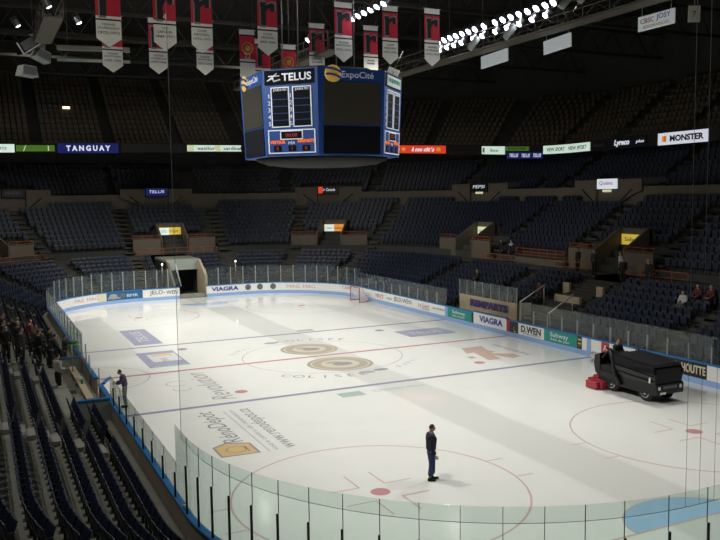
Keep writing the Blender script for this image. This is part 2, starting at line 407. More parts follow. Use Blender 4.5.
ring('ice_ring', -9.45, -14.3, .36, .06, 'dgrey', z=.004); rect('ice_rule', -9.1, -14.75, -9.04, -14.0, 'dgrey', .004)
rect('ice_advert', 7.3, 2.65, 10.75, 5.1, 'ad'); itext('TELUS', 9.0, 3.85, 0., .95, 'ad2', 2.3)
itext('mobilité', 10.9, 4.2, -PI/2, .5, 'lgrey', 2.2)
mark('ice_advert', [(7.5, -5.7), (8.0, -3.5), (7.45, -3.6), (8.05, -2.1), (9.5, -2.05), (9.1, -3.3), (9.2, -3.9), (8.7, -4.2), (9.75, -4.9), (9.7, -5.65), (9.0, -5.9), (8.55, -4.6), (8.3, -5.8)], [list(range(13))], 'rust')
rect('ice_advert', 6.9, -4.9, 7.3, -4.4, 'rust'); itext('IMPRIMERIE', 10.35, -3.9, -PI/2, .55, 'dgrey', 3.6)
rect('ice_advert', -2.95, -9.35, -1.75, -8.55, 'green'); itext('Desjardins', .2, -8.95, 0., .6, 'green', 2.7)
rect('ice_advert', 1.7, 8.2, 2.9, 8.9, 'green')

# ------------------------------------------------------------------ terraces, walls and roof
floor2 = MB()
sweep(Pn, us_between(-AR-9, 123.4, .8), [(.12, -.1), (.12, .02), (.16, .35), (.70, .35)], '_', floor2)
floor2.build('floor', M['concrete'], kind='structure')
LOW = [(1.05+.74*k, .35+.31*k) for k in range(10)]            # back line of each lower row
MID = [(10.25+.74*m, 3.95+.45*m) for m in range(10)]
UPP = [(19.2+.76*j, 9.35+.47*j) for j in range(7)]
def stair_profile(rows, d, front, back):
    p = [front]
    for D, h in rows:
        p += [(D-d, p[-1][1]), (D-d, h)]
    p += [(rows[-1][0]+.2, rows[-1][1])]+back
    return p
low_prof = stair_profile(LOW, .52, (.5, .35), [(7.95, 3.40), (9.75, 3.40)])
LOW_CUT = (59.55, 63.2); EXIT_CUT = (100.6, 103.3)
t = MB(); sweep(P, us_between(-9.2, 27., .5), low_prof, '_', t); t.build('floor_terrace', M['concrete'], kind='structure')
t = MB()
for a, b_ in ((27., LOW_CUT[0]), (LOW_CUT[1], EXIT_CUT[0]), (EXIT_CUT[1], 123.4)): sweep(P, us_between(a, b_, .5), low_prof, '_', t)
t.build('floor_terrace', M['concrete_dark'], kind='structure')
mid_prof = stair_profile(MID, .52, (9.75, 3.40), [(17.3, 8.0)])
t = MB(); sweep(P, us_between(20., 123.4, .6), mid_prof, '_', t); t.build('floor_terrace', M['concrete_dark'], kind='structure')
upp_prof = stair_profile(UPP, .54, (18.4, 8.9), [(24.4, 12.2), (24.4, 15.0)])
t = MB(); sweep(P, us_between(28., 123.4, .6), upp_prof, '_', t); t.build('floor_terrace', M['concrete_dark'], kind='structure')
t = MB(); sweep(P, us_between(28., 123.4, .6), [(17.3, 7.9), (17.3, 9.55), (17.5, 9.55), (17.5, 8.9), (18.45, 8.9), (18.45, 8.5)], '_', t)
t.build('wall_concourse', M['wallbeige'], kind='structure')
# concrete steps of the aisles, far flights in a shade-darkened copy
AIS_MID = [29., 37., 44.5, 49.3, 53.8, 57.9, 66.75, 70.3, 74.3, 85.85, 95.2, 104.0, 113.]
AIS_LOW = [-2.55, 8.35, 18.4, 29.] + AIS_MID[1:]
AIS_UPP = [37., 45., 54., 57.7, 66.4, 69.6, 72.8, 76.4, 84.1, 95.6, 106.]
def aisles(us, rows, d, half, m):
    for u0 in us:
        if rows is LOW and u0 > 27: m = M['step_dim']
        t = MB()
        for D, h in rows:
            s = P(u0, D)[4]; w = half/s
            for q, (da, db, hz) in enumerate(((D-d, D-d/2+.1, h-.0), (D-d-.30, D-d+.02, h-.155))):
                sweep(P, [u0-w, u0, u0+w], [(da, hz-.14), (da, hz+.012), (db, hz+.012), (db, hz-.14)], '_', t, True)
        t.build('floor_step', m, kind='structure')
M['step_dim'] = mat('step_concrete_shaded', (.055, .05, .038), .85, noise=.25, nscale=1.5)  # step concrete again, with the shade of the far stands in its colour
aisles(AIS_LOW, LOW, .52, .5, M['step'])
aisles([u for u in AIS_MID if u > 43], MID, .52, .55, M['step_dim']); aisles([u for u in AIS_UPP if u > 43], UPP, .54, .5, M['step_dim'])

# balcony
BROWS = 15
def nb(t): return 15 if t < 66 else 10
def QB(t, d): return RIB.at(t, d)
ts_all = [i*1.2 for i in range(int(RIB.L/1.2)+1)]
def bal_sweep(ts, prof, mb, k='_', closed=False):
    v = []; f = []; n = len(prof)
    for tt in ts:
        for d, dz in prof:
            p = RIB.at(tt, d); v.append((p[0], p[1], p[2]+dz))
    m = n if closed else n-1
    for i in range(len(ts)-1):
        for j in range(m): f.append([i*n+j, i*n+(j+1) % n, (i+1)*n+(j+1) % n, (i+1)*n+j])
    mb.add(v, f, k)
t = MB(); bal_sweep(ts_all, [(.0, .55), (.12, .55), (.12, -.2), (12., 1.2), (12, .9), (0., -.5)], t, closed=True); t.build('trim_balcony_front', M['dark'], kind='structure')
BAL = [(1.5+.8*j, .1+.60*j) for j in range(BROWS)]
for (ta, tb) in ((0., 66.), (66., RIB.L)):
    rows = BAL[:nb(ta)]; ts = [x for x in ts_all if ta-1.3 <= x <= tb+1.3]
    p = [(.12, -.15)]
    for d, h in rows: p += [(d-.55, p[-1][1]), (d-.55, h)]
    p += [(rows[-1][0]+.5, rows[-1][1]), (rows[-1][0]+.5, rows[-1][1]+14)]
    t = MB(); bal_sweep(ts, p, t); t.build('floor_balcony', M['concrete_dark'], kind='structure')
# shell of the hall
t = MB(); t.box((-48, -50, 27.), (62, 64, 27.4)); t.build('ceiling', M['dark'], kind='structure')
t = MB(); t.box((-48, 62, -1), (62, 62.4, 27.)); t.build('wall_far', M['dark'], kind='structure')
t = MB(); t.box((61, -50, -1), (61.4, 62.4, 27.)); t.build('wall_right', M['dark'], kind='structure')
t = MB(); t.box((-48.4, -50, -1), (-48, 62.4, 27.)); t.build('wall_left', M['dark'], kind='structure')
t = MB(); t.box((-48, -50.4, -1), (62, -50, 27.)); t.build('wall_near', M['dark'], kind='structure')
t = MB(); t.box((-48, -50, -1.2), (62, 62.4, -.6)); t.build('floor_slab', M['dark'], kind='structure')
# roof trusses across the hall
for y in (-12, -2, 8, 18, 28, 38, 48):
    t = MB(); z0, z1 = 22.2, 24.4
    for z in (z0, z1): t.box((-40, y-.12, z-.12), (52, y+.12, z+.12))
    for i in range(30):
        x = -40+i*3.06
        t.tube([(x, y, z0), (x+1.53, y, z1), (x+3.06, y, z0)], .07, n=5)
    t.build('ceiling_truss', M['truss_dark'], kind='structure')

# ------------------------------------------------------------------ boards round the rink
def board(u0, u1, label, face='white', group=None, top=1.07, cap='cap', text=None, extra=None, kick=True):
    """a length of rink board: backing, face, kick strip, cap rail and its advertisement"""
    uc = (u0+u1)/2; p = Pn(uc, 0)
    e = empty('rink_board', label, 'rink board', (p[0], p[1], 0), group=group)
    off = Matrix.Translation(Vector((-p[0], -p[1], 0)))
    us = us_between(u0+.004, u1-.004, .35)
    def part(name, prof, m):
        b = MB(); sweep(Pn, us, prof, '_', b, True); b.v = [tuple(off @ Vector(q)) for q in b.v]; return b.build(name, m, e)
    part('backing', [(.03, 0), (.12, 0), (.12, top-.07), (.03, top-.07)], M['boardback'])
    part('face', [(0, 0), (.03, 0), (.03, top-.07), (0, top-.07)], M[face])
    if kick: part('kick_strip', [(-.015, 0), (0.01, 0), (.01, .29), (-.015, .29)], M['kick'])
    part('cap_rail', [(-.03, top-.07), (.17, top-.07), (.17, top-.015), (.15, top), (-.01, top), (-.03, top-.015)], M[cap])
    def lay(v, f, m, uoff, z, d, name):
        w = []
        for x, y, zz in v:
            q = Pn(uc+uoff+x, -d-zz); w.append((q[0]-p[0], q[1]-p[1], z+y))
        return raw(name, w, f, m, e)
    for tx in (text or []):
        body, size, m, uoff, z, width = tx[:6]
        v, f = text_geo(body, size, .004, width=width, shear=tx[6] if len(tx) > 6 else 0., offset=tx[7] if len(tx) > 7 else 0.)
        lay(v, f, M[m], uoff, z, .006, 'lettering')
    for ex in (extra or []):
        kind, m, uoff, z, w, h = ex
        if kind == 'rect': v = [(-w/2, -h/2, 0), (w/2, -h/2, 0), (w/2, h/2, 0), (-w/2, h/2, 0)]; f = [[0, 1, 2, 3]]
        else: v = [(math.cos(2*PI*i/24)*w/2, math.sin(2*PI*i/24)*h/2, 0) for i in range(24)]; f = [list(range(24))]
        lay([(x, y, .004) for x, y, zz in v], f, M[m], uoff, z, .003, {'rect': 'panel', 'disc': 'emblem'}[kind])
    return e
# near end and players'-bench side
board(-AR-8.8, -AR, 'plain straight rink board under the tall end glass nearest the camera')
board(-AR, -8.9, 'curved rink board with blue cap at the goal end of the near corner'); board(-8.9, -4.5, 'curved rink board with blue cap in the middle of the near corner'); board(-4.5, 0, 'curved rink board with blue cap where the near corner meets the bench side')
board(0, 4.3, 'brown-backed rink board beside the seat rows, next to the near corner'); board(4.3, 8.6, 'brown-backed rink board beside the seat rows, below the concrete steps'); board(8.6, 12.8, 'brown-backed rink board beside the seat rows, up to the bench partition')
board(12.8, 16.2, "blue-capped rink board fronting the players' bench, on the near side of the gate")
board(17.5, 21.95-.3, "blue-capped rink board fronting the players' bench, beyond the open gate")
board(21.65, 22.3, 'narrow red rink board section on the red line by the players bench', face='red', cap='red')
board(22.3, 33., 'long blue-capped rink board beyond the players bench, before the far blue line'); board(33., 43.9, 'long blue-capped rink board beyond the players bench, up to the far corner')
# far end, from the corner by the bench to the penalty side
board(43.9, 49.2, 'blank curved rink board behind the glass in the far bench-side corner')
board(49.2, 53.9, 'white curved board with two pale red words in far corner', 'white', text=[('MAG', .42, 'ink_pink', -.55, .66, 1.05), ('MAG', .42, 'ink_pink', .95, .66, 1.2)], extra=[('rect', 'cream', 1.9, .65, .8, .62)])
board(53.9, 57.2, 'blue board with two white picture panels in the far corner', 'adblue', text=[('BMR', .36, 'white', .75, .62, 1.0)], extra=[('disc', 'pale', -1.0, .62, .8, .5), ('disc', 'ink_grey', -.1, .66, .5, .42), ('rect', 'e_dark', .1, .66, .04, .7), ('rect', 'pale', -.95, .48, 1.2, .12)])
board(57.2, 60.5, 'white board with black serif lettering beside the tunnel mouth', 'white', text=[('JELD', .5, 'ink', -.45, .66, 1.15), ('WEN', .5, 'ink', .95, .66, 1.0)], extra=[('rect', 'ink', .27, .66, .14, .05)])
board(62.98, 66.5, 'white board with bold blue capitals beside the tunnel mouth', 'white', text=[('VIAGRA', .50, 'ink_blue', .0, .66, 2.6, 0., .02)])
def globe(u): return [('disc', 'ink_grey', u, .66, .56, .56), ('disc', 'ink', u+.05, .6, .40, .36), ('disc', 'pale', u-.08, .74, .26, .2)]
board(66.5, 70., 'white far-end board with three grey globes in a row', 'white', extra=globe(-1.3)+globe(-.17)+globe(1.07))
board(70., 74.2, 'white far-end board with two pale red words, next to globes', 'white', text=[('MAG', .42, 'ink_pink', -.85, .64, 1.25), ('MAG', .42, 'ink_pink', .75, .64, 1.25)])
board(74.2, 79.4, 'white corner board with red capitals above small blue word', 'white', text=[('CASINO DE QC', .36, 'ink_red', 1.3, .74, 2.9), ('8 POINTS', .2, 'ink_blue', 2.1, .47, 1.6)])
board(79.4, 84.2, 'white side board with slanting red script behind the goal frame', 'white', text=[('MIKE\'S', .5, 'ink_red', 1.4, .62, 1.5, .3), ('restos', .3, 'ink_grey', 3.2, .6, .9)])
board(84.2, 88.6, 'white side board with black serif lettering, far from the camera', 'white', text=[('JELD-WEN', .5, 'ink', .9, .64, 2.9)])
board(88.6, 93.75, 'white side board with small red and grey words before blue line', 'white', text=[('Le Soleil', .42, 'ink_red', -.5, .68, 1.6), ('quotidien', .26, 'ink_grey', 1.7, .68, 1.7), ('à Québec', .24, 'ink_grey', -.3, .44, 1.3)])
board(93.75, 94.15, 'narrow blue rink board section on the far blue line', 'kick')
board(94.15, 97.25, 'teal board with white script in front of the penalty box', 'teal', text=[('Subway', .34, 'white', -.1, .72, 1.7), ('frais du jour', .2, 'white', -.1, .46, 1.6)])
board(97.25, 97.5, 'narrow black gap board beside the timekeeper front', 'adblack')
board(97.5, 101.3, 'white board with bold blue capitals beside the red line', 'white', top=1.14, text=[('VIAGRA', .54, 'ink_blue', .15, .70, 2.7, 0., .022)])
board(101.3, 101.66, 'narrow red rink board section on the red line by penalty box', 'red', cap='red')
board(101.66, 102.55, 'dark slatted gate board between red line and white board', 'adblack', extra=[('rect', 'ink_grey', 0, .55, .12, .3), ('rect', 'yellow', .1, .38, .3, .05)])
board(102.55, 105.1, 'white board with large black serif capitals near penalty gate', 'white', text=[('D.WEN', .56, 'ink', .0, .68, 1.95, 0., .02), ('portes et fenêtres', .16, 'ink_grey', .1, .40, 1.7)])
board(105.1, 108.05, 'teal board with white script beside black and yellow strip', 'teal', text=[('Subway', .40, 'white', -.1, .72, 1.6), ('frais du jour', .22, 'white', .0, .46, 1.7)])
board(108.05, 108.45, 'narrow black board strip with yellow bars by near blue line', 'adblack', extra=[('rect', 'yellow', .0, .82, .26, .1), ('rect', 'yellow', .02, .6, .26, .1), ('rect', 'ink_grey', -.02, .45, .2, .1)])
board(108.45, 108.85, 'narrow blank white board beside the near blue line', 'white')
board(108.85, 109.2, 'narrow blue rink board section on the near blue line', 'kick')
board(109.2, 111.4, 'white board with a red square mark behind the ice resurfacer', 'white', extra=[('rect', 'ink_red', .02, .68, .62, .6)], text=[('A', .46, 'white', .02, .68, .34)])
board(111.4, 113.6, 'plain white board hidden mostly behind the ice resurfacer', 'white')
board(113.6, 117.05, 'dark brown board with pale capitals beside the ice resurfacer', 'adblack', text=[('HOUTTE', .56, 'cream', .93, .66, 1.42, 0., .015), ('VAN', .56, 'cream', -.45, .66, .75, 0., .015)])
board(117.05, 123.4, 'blank white board past the dark board with pale capitals', 'white')
# open gate of the players' bench, swung in over the ice
e = empty('bench_gate', "white gate of the players' bench standing open over the ice", 'gate', (-12.94, -5.7, .02))
e.rotation_euler.z = math.radians(-22)
b = MB(); b.box((0, 0, .0), (.05, 1.15, .98)); b.build('face', M['white'], e)
b = MB(); b.box((-.03, 0, .98), (.14, 1.15, 1.05)); b.build('cap_rail', M['cap'], e)
b = MB(); b.box((-.05, 0, 0), (0, 1.15, .98)); b.build('backing', M['boardback'], e)

# ------------------------------------------------------------------ glass above the boards
M['joint'] = mat('glass_joint', (.16, .19, .18), .5)
def pane(u0, u1, z1, label, m='glass', z0=1.07, post=(1.07, 2.4, .035, 'black'), d=(.07, .082), name='glass_pane', group=None):
    b = MB(); sweep(Pn, us_between(u0+.012, u1-.012, .4), [(d[0], z0), (d[1], z0), (d[1], z1), (d[0], z1)], '_', b, True)
    o = b.build(name, M[m]); tag(o, label, 'glass pane', group)
    if post:
        q0, q1, w, pm = post; b = MB(); r = w/2; x, y, nx, ny, s = Pn(u0, d[1]+.01)
        ang = math.atan2(ny, nx)
        b.box((0, -r, q0), (w*1.3, r, q1), mtx=Matrix.Translation((x, y, 0)) @ Matrix.Rotation(ang, 4, 'Z'))
        b.build('post', M[pm], o)
        if q1 < z1-.1:
            b = MB(); x, y = Pn(u0, (d[0]+d[1])/2)[:2]; b.box((-.008, -.007, q1), (.008, .007, z1), mtx=Matrix.Translation((x, y, 0)) @ Matrix.Rotation(ang, 4, 'Z')); b.build('joint', M['joint'], o)
    return o
ys = [12.85, 10.05+.75, 9.05, 7.46, 5.86, 4.41, 2.83, 1.45]
ys = [13.2, 12.05, 10.6, 9.05, 7.46, 5.9, 4.41, 2.83, 1.25]
for i in range(len(ys)-1): pane(ys[i+1], ys[i], 2.05, f"low clear glass pane with dark post beside the seat rows, {ORD[i]} from the bench", post=(1.07, 1.75, .04, 'black'))
angs = [1.25/8.53*-57.3, .5, 6.9, 12.2, 17.4, 22.9, 28.3, 33.8, 39.2, 44.6, 50, 55.4, 60.9, 66.3, 71.7, 77.2, 84., 90.9, 97., 103, 109, 115, 121, 127, 133, 139, 145]
nu = [-math.radians(a)*8.53 for a in angs]
for i in range(len(nu)-1): pane(nu[i+1], nu[i], 3.07, f'tall greenish end glass pane with black post, {ORD[i]} from the netting edge', 'glass_thick', post=(1.07, 2.33, .038, 'black'))
us = us_between(22.4, 47.6, 1.8)
for i in range(len(us)-1): pane(us[i], us[i+1], 2.35, f'clear glass pane of the bench side, {ORD[i]} beyond the red line', post=(1.07, 2.35, .05, 'alu'))
us = us_between(47.6, 60.5, 1.05)
for i in range(len(us)-1): pane(us[i], us[i+1], 2.72, f'clear pale-posted glass pane, {ORD[len(us)-2-i]} from the tunnel towards the bench side', post=(1.07, 2.72, .06, 'alu'))
us = us_between(62.98, 79.5, 1.2)
for i in range(len(us)-1): pane(us[i], us[i+1], 2.65, f'clear pale-posted glass pane, {ORD[i]} from the tunnel towards the penalty side', post=(1.07, 2.65, .06, 'alu'))
us = us_between(79.5, 93.9, 1.45)
for i in range(len(us)-1): pane(us[i], us[i+1], 2.3, f'clear glass pane, {ORD[len(us)-2-i]} from the far blue line towards the goal frame', post=(1.07, 1.9, .05, 'alu'))
us = us_between(102.6, 122.5, 1.33)
for i in range(len(us)-1): pane(us[i], us[i+1], 2.35, f'clear pane with short pale post, {ORD[i]} from the penalty gate past the teal board', post=(1.07, 1.85, .055, 'alu'))
M['cord'] = mat('net_cord', (.30, .31, .30), .8)
# safety netting over the end glass
nm = bpy.data.materials.new('netting'); nm.use_nodes = True; nt = nm.node_tree; nt.nodes.clear()
out = nt.nodes.new('ShaderNodeOutputMaterial'); tr = nt.nodes.new('ShaderNodeBsdfTransparent'); df = nt.nodes.new('ShaderNodeBsdfDiffuse'); mx = nt.nodes.new('ShaderNodeMixShader')
df.inputs['Color'].default_value = (.06, .06, .057, 1); mx.inputs[0].default_value = .125
nt.links.new(tr.outputs[0], mx.inputs[1]); nt.links.new(df.outputs[0], mx.inputs[2]); nt.links.new(mx.outputs[0], out.inputs['Surface'])
b = MB(); sweep(Pn, us_between(-AR-8.4, 1.28, .4), [(-.10, 2.66), (-.10, 24.)], '_', b)
net = b.build('safety_net', nm); tag(net, 'fine grey safety netting hanging over the tall end glass', 'netting')
b = MB(); b.tube([Vector((*Pn(u, -.10)[:2], 2.66)) for u in us_between(-AR-8.4, 1.28, .4)], .007, n=5); b.build('hem', M['cord'], net)
x, y = Pn(1.28, -.10)[:2]; b = MB(); b.tube([(x, y, 2.66), (x, y, 24.)], .007, n=5); b.build('edge_cord', M['cord'], net)
for a in (88., 90.6, 93.5):
    x, y = Pn(-math.radians(a)*8.53, -.10)[:2]; b = MB(); b.tube([(x, y, 2.66), (x, y, 24.)], .0045, n=5); b.build('support_cord', M['cord'], net)
# ------------------------------------------------------------------ seats
def seat_shapes():
    back = MB()
    # curved backrest with rounded top corners, leaning outwards
    nx_, nz_ = 6, 5; v = []; f = []
    for side in (0, 1):
        for j in range(nz_+1):
            for i in range(nx_+1):
                s = -1+2*i/nx_; q = j/nz_
                w = .225*(1-.10*max(0, q-.7)/.3); z = .40+.45*q-(.05*abs(s)**4 if q > .8 else 0)
                y = .10*q+.03*s*s*-1+(.035 if side else 0)
                v.append((s*w, y, z))
    n1 = (nx_+1)*(nz_+1)
    for side in (0, 1):
        for j in range(nz_):
            for i in range(nx_):
                a = side*n1+j*(nx_+1)+i; f.append([a, a+1, a+nx_+2, a+nx_+1])
    rim = [i for i in range(nx_+1)]+[j*(nx_+1)+nx_ for j in range(1, nz_+1)]+[nz_*(nx_+1)+i for i in range(nx_-1, -1, -1)]+[j*(nx_+1) for j in range(nz_-1, 0, -1)]
    for a, c in zip(rim, rim[1:]+rim[:1]): f.append([a, c, n1+c, n1+a])
    back.add(v, f, '_', True)
    pan = MB(); pan.box((-.215, -.03, 0), (.215, .03, .42), bev=.02, seg=2, mtx=Matrix.Translation((0, -.04, .41)) @ Matrix.Rotation(math.radians(20), 4, 'X'))
    ped = MB(); ped.box((-.24, -.1, .36), (.24, .02, .41), bev=.01); ped.box((-.03, -.07, 0), (.03, 0, .37)); ped.box((-.09, -.12, 0), (.09, .05, .02))
    ped.box((-.25, -.11, .41), (-.228, .04, .60), bev=.006)
    return back, pan, ped
bk, pn, pd = seat_shapes()
proto = empty('arena_seat', 'seat', 'seat', group='navy seats of the stand')
bk.build('backrest', M['seat'], proto); pn.build('seat_pan', M['seat'], proto); pd.build('pedestal', M['seat_edge'], proto)
used = [False]
def place_seat(x, y, z, nx, ny, label, group):
    o = proto if not used[0] else dup(proto)
    used[0] = True
    o.location = (x, y, z); o.rotation_euler = (0, 0, math.atan2(ny, nx)-PI/2); o['label'] = label; o['group'] = group
    return o
def walk(fn, u0, u1, D, pitch):
    out = []; u = u0
    while u < u1:
        s = fn(u, D)[4] if fn is not QB else 1.
        out.append(u); u += pitch/s
    return out
ROWN = ['front', 'second', 'third', 'fourth', 'fifth', 'sixth', 'seventh', 'eighth', 'ninth', 'tenth']
def near_block(ua, ub, rows, where, group, rev):
    for k in rows:
        D, h = LOW[k]; L = walk(P, ua, ub, D, .52)
        for i, u in enumerate(L):
            x, y, nx, ny, s = P(u, D-.08)
            idx = len(L)-1-i if rev else i
            place_seat(x, y, h, nx, ny, f'navy folding seat, {ORD[idx]} {where} in the {ROWN[k]} row', group)
near_block(-1.75, 7.75, range(0, 7), 'down from the concrete steps', 'seats beside the near corner glass', True)
near_block(9.2, 12.5, range(0, 2), 'from the concrete steps towards the bench', 'seats between the steps and the bench', False)
near_block(9.2, 17.6, range(2, 7), 'up from the concrete steps', 'seats behind the players bench', False)
near_block(-4.8, -3.2, range(0, 7), 'past the lower aisle', 'seats in the block below the lower aisle', True)

# the other rows: two kinds of seat, one object each
SV = []; SF = []
def simple_seat():
    b = MB()
    v = [(-.22, .0, .38), (.22, .0, .38), (.22, .12, .82), (.15, .125, .87), (-.15, .125, .87), (-.22, .12, .82)]
    v2 = [(x, y+.045, z) for x, y, z in v]
    b.add(v+v2, [[5, 4, 3, 2, 1, 0], [6, 7, 8, 9, 10, 11]]+[[i, (i+1) % 6, 6+(i+1) % 6, 6+i] for i in range(6)])
    b.box((-.21, -.14, .36), (.21, -.07, .78)); b.box((-.03, -.05, 0), (.03, .02, .4))
    return b.v, b.f
TV, TF = simple_seat()
class Rows:
    def __init__(s): s.v = []; s.f = []
    def put(s, x, y, z, nx, ny):
        n = len(s.v)
        # local x along the row, local y outwards
        for a, b, c in TV: s.v.append((x+a*ny+b*nx, y-a*nx+b*ny, z+c))
        s.f += [[q+n for q in f] for f in TF]
def blocked(u, D, cuts): return any(a <= u <= b for a, b in cuts)
PORTALS = [51.4, 62.4, 72.0, 81.2, 99.9]
RAILS = [92.2]
STANDING = [(-13.75, 1.9), (-14.55, .9), (-15.1, 2.3), (-15.25, 4.4), (-15.95, 1.6), (-15.9, 3.6), (-16.6, 3.0), (-16.65, .4), (-14.4, 2.9), (-15.1, .2), (-15.9, -.6), (-16.6, -1.5), (-17.3, 1.2), (20.3, -2.4), (20.3, -4.6), (16.9, 1.85)]
MEZZ = [54.0, 62.2, 71.3, 77.6, 91.7]
R = Rows(); random.seed(3)
for k, (D, h) in enumerate(LOW):
    if k > 8: continue
    for u in walk(P, -9., 120., D, .54):
        s = P(u, D)[4]
        if any(abs(u-a)*s < .78 for a in AIS_LOW): continue
        if LOW_CUT[0]-.3 < u < LOW_CUT[1]+.3 or EXIT_CUT[0]-.4 < u < EXIT_CUT[1]+.4: continue
        if -5.2 < u < 18. and k < 7: continue
        if 12.5 < u < 23.3 and k < 2: continue
        if 93. < u < 101. and k < 3: continue
        x, y, nx, ny, _ = P(u, D-.08)
        if any(math.hypot(x-a, y-b) < .62 for a, b in STANDING): continue
        R.put(x, y, h, nx, ny)
for m_, (D, h) in enumerate(MID):
    for u in walk(P, 30., 121., D, .54):
        s = P(u, D)[4]
        if any(abs(u-a)*s < .72 for a in AIS_MID): continue
        if m_ < 3 and any(abs(u-a)*s < 4.4 for a in PORTALS): continue
        if m_ < 4 and any(abs(u-a)*s < 1.75 for a in PORTALS): continue
        if m_ < 1 and any(abs(u-a)*s < 3.2 for a in RAILS): continue
        if m_ > 8 and any(abs(u-a)*s < 3.4 for a in MEZZ): continue
        x, y, nx, ny, _ = P(u, D-.08); R.put(x, y, h, nx, ny)
for j, (D, h) in enumerate(UPP):
    for u in walk(P, 32., 119., D, .54):
        s = P(u, D)[4]
        if any(abs(u-a)*s < .7 for a in AIS_UPP): continue
        if j < 2 and any(abs(u-a)*s < 3.6 for a in MEZZ): continue
        x, y, nx, ny, _ = P(u, D-.08); R.put(x, y, h, nx, ny)
o = raw('arena_seat_rows', R.v, R.f, M['seat_far'], kind='stuff'); tag(o, 'rows of navy seats filling the bowl of the arena beyond the near stand', 'seats')
R2 = Rows(); AIS_BAL = [26., 33.5, 40.5, 47.5, 54.5, 61., 68., 75.5, 83.6, 91., 98.5, 106.5, 114.]
for j, (d, h) in enumerate(BAL):
    for tt in walk(QB, 16., 121., d, .55):
        if j >= nb(tt): continue
        if any(abs(tt-a) < .65 for a in AIS_BAL): continue
        x, y, z, nx, ny = RIB.at(tt, d-.05); R2.put(x, y, z+h, nx, ny)
o = raw('balcony_seat_rows', R2.v, R2.f, M['seat_old'], kind='stuff'); tag(o, 'rows of old brown seats filling the upper balcony', 'seats')

# ------------------------------------------------------------------ portals of the stands
def portal(u, label, body, face, ink, D0=9.72, z0=3.40, half=False):
    x, y, nx, ny, s = P(u, D0); e = empty('exit_portal', label, 'exit portal', (x, y, z0), math.atan2(ny, nx)-PI/2, 'exit portals of the lower concourse')
    for q in (-1, 1):
        b = MB(); b.box((min(q*4.2, q*1.35), 0, 0), (max(q*4.2, q*1.35), .16, 1.62), bev=.02); b.build('front_wall', M['wallbeige'], e)
    for sx in (-1, 1):
        b = MB(); b.prism([(0, 0), (2.7, 0), (2.7, 3.1), (2.3, 3.1), (0, 1.62)], sx*1.35-.09, sx*1.35+.09, 'x'); b.build('side_wall', M['wallbeige'], e)
    b = MB(); b.box((-1.44, 2.5, 1.75), (1.44, 2.75, 3.1)); b.box((-1.44, 2.75, 0), (1.44, 3.0, 3.1)); b.build('lintel', M['wallbeige'], e)
    b = MB(); b.box((-1.2, 2.70, .02), (1.2, 2.77, 1.75)); b.build('opening', M['black'], e)  # black sheet painted in for the shade inside the doorway
    sg = MB(); sg.box((-1.18, 2.36, 1.86), (1.18, 2.5, 2.66), bev=.02); so = sg.build('sign', M[face], e)
    text_obj(body, .42, M[ink], so, frame((0, 2.35, 2.26), (1, 0, 0)), width=1.7)
    if half:
        b = MB(); b.box((-1.15, 2.352, 1.9), (-.05, 2.362, 2.62)); b.build('panel', M['e_white'], so)
    for sx in (-1, 1):
        b = MB()
        for z in (1.95, 2.2): b.tube([(sx*1.4, .1, z-.25), (sx*4.2, .1, z-.25)], .03, n=6)
        for q in (1.4, 2.3, 3.2, 4.2): b.tube([(sx*q, .1, 1.55), (sx*q, .1, 1.97)], .025, n=6)
        b.build('rail', M['orange'], e)
    return e
portal(51.4, 'concrete exit portal with yellow sign by the bench-side corner', 'subway', 'e_yellow', 'ink_grey')
portal(62.4, 'concrete exit portal with half white, half yellow sign above the tunnel', 'SSQ  Groupe', 'e_yellow', 'ink_grey', half=True)
portal(72.0, 'concrete exit portal with orange-yellow sign, behind the far goal', 'Loto  Québec', 'e_orange', 'ink_grey', half=True)
portal(81.2, 'concrete exit portal with pale yellow sign beyond the penalty box', 'LA  CAPITALE', 'e_yelpale', 'ink_grey')
portal(99.9, 'concrete exit portal with yellow sign above the exit stair', 'Subway', 'e_yellow', 'ink_grey')
for i, u in enumerate(RAILS):
    x, y, nx, ny, s = P(u, 9.62); e = empty('concourse_barrier', 'orange barrier rails on concrete curb above the penalty box', 'barrier', (x, y, 3.4), math.atan2(ny, nx)-PI/2)
    b = MB(); b.box((-3., 0, 0), (3., .2, .55), bev=.02); b.build('curb', M['wallbeige'], e)
    b = MB()
    for z in (.75, 1.0, 1.25): b.tube([(-3., .1, z), (3., .1, z)], .035, n=6)
    for q in (-3, -2, -1, 0, 1, 2, 3): b.tube([(q, .1, .5), (q, .1, 1.25)], .03, n=6)
    b.build('rail', M['orange'], e)
# low orange rail with kerb that runs along the lower concourse edge
for a, c, lab in ((86.6, 91.4, 'orange concourse railing uphill of the penalty box'), (96., 100.2, 'orange concourse railing between the penalty box and the exit stair'), (103.4, 108.5, 'orange concourse railing on the camera side of the exit stair'),
                  (58.2, 66.2, 'orange concourse railing above the tunnel'), (50.0, 53.4, 'orange concourse railing in the bench-side corner')):
    b = MB()
    us = us_between(a, c, .7)
    for z in (3.75, 4.15): b.tube([Vector((*P(u, 8.1)[:2], z)) for u in us], .03, n=6)
    for u in us[::2]: q = P(u, 8.1); b.tube([(q[0], q[1], 3.4), (q[0], q[1], 4.15)], .028, n=6)
    o = b.build('concourse_railing', M['orange']); tag(o, lab, 'railing')

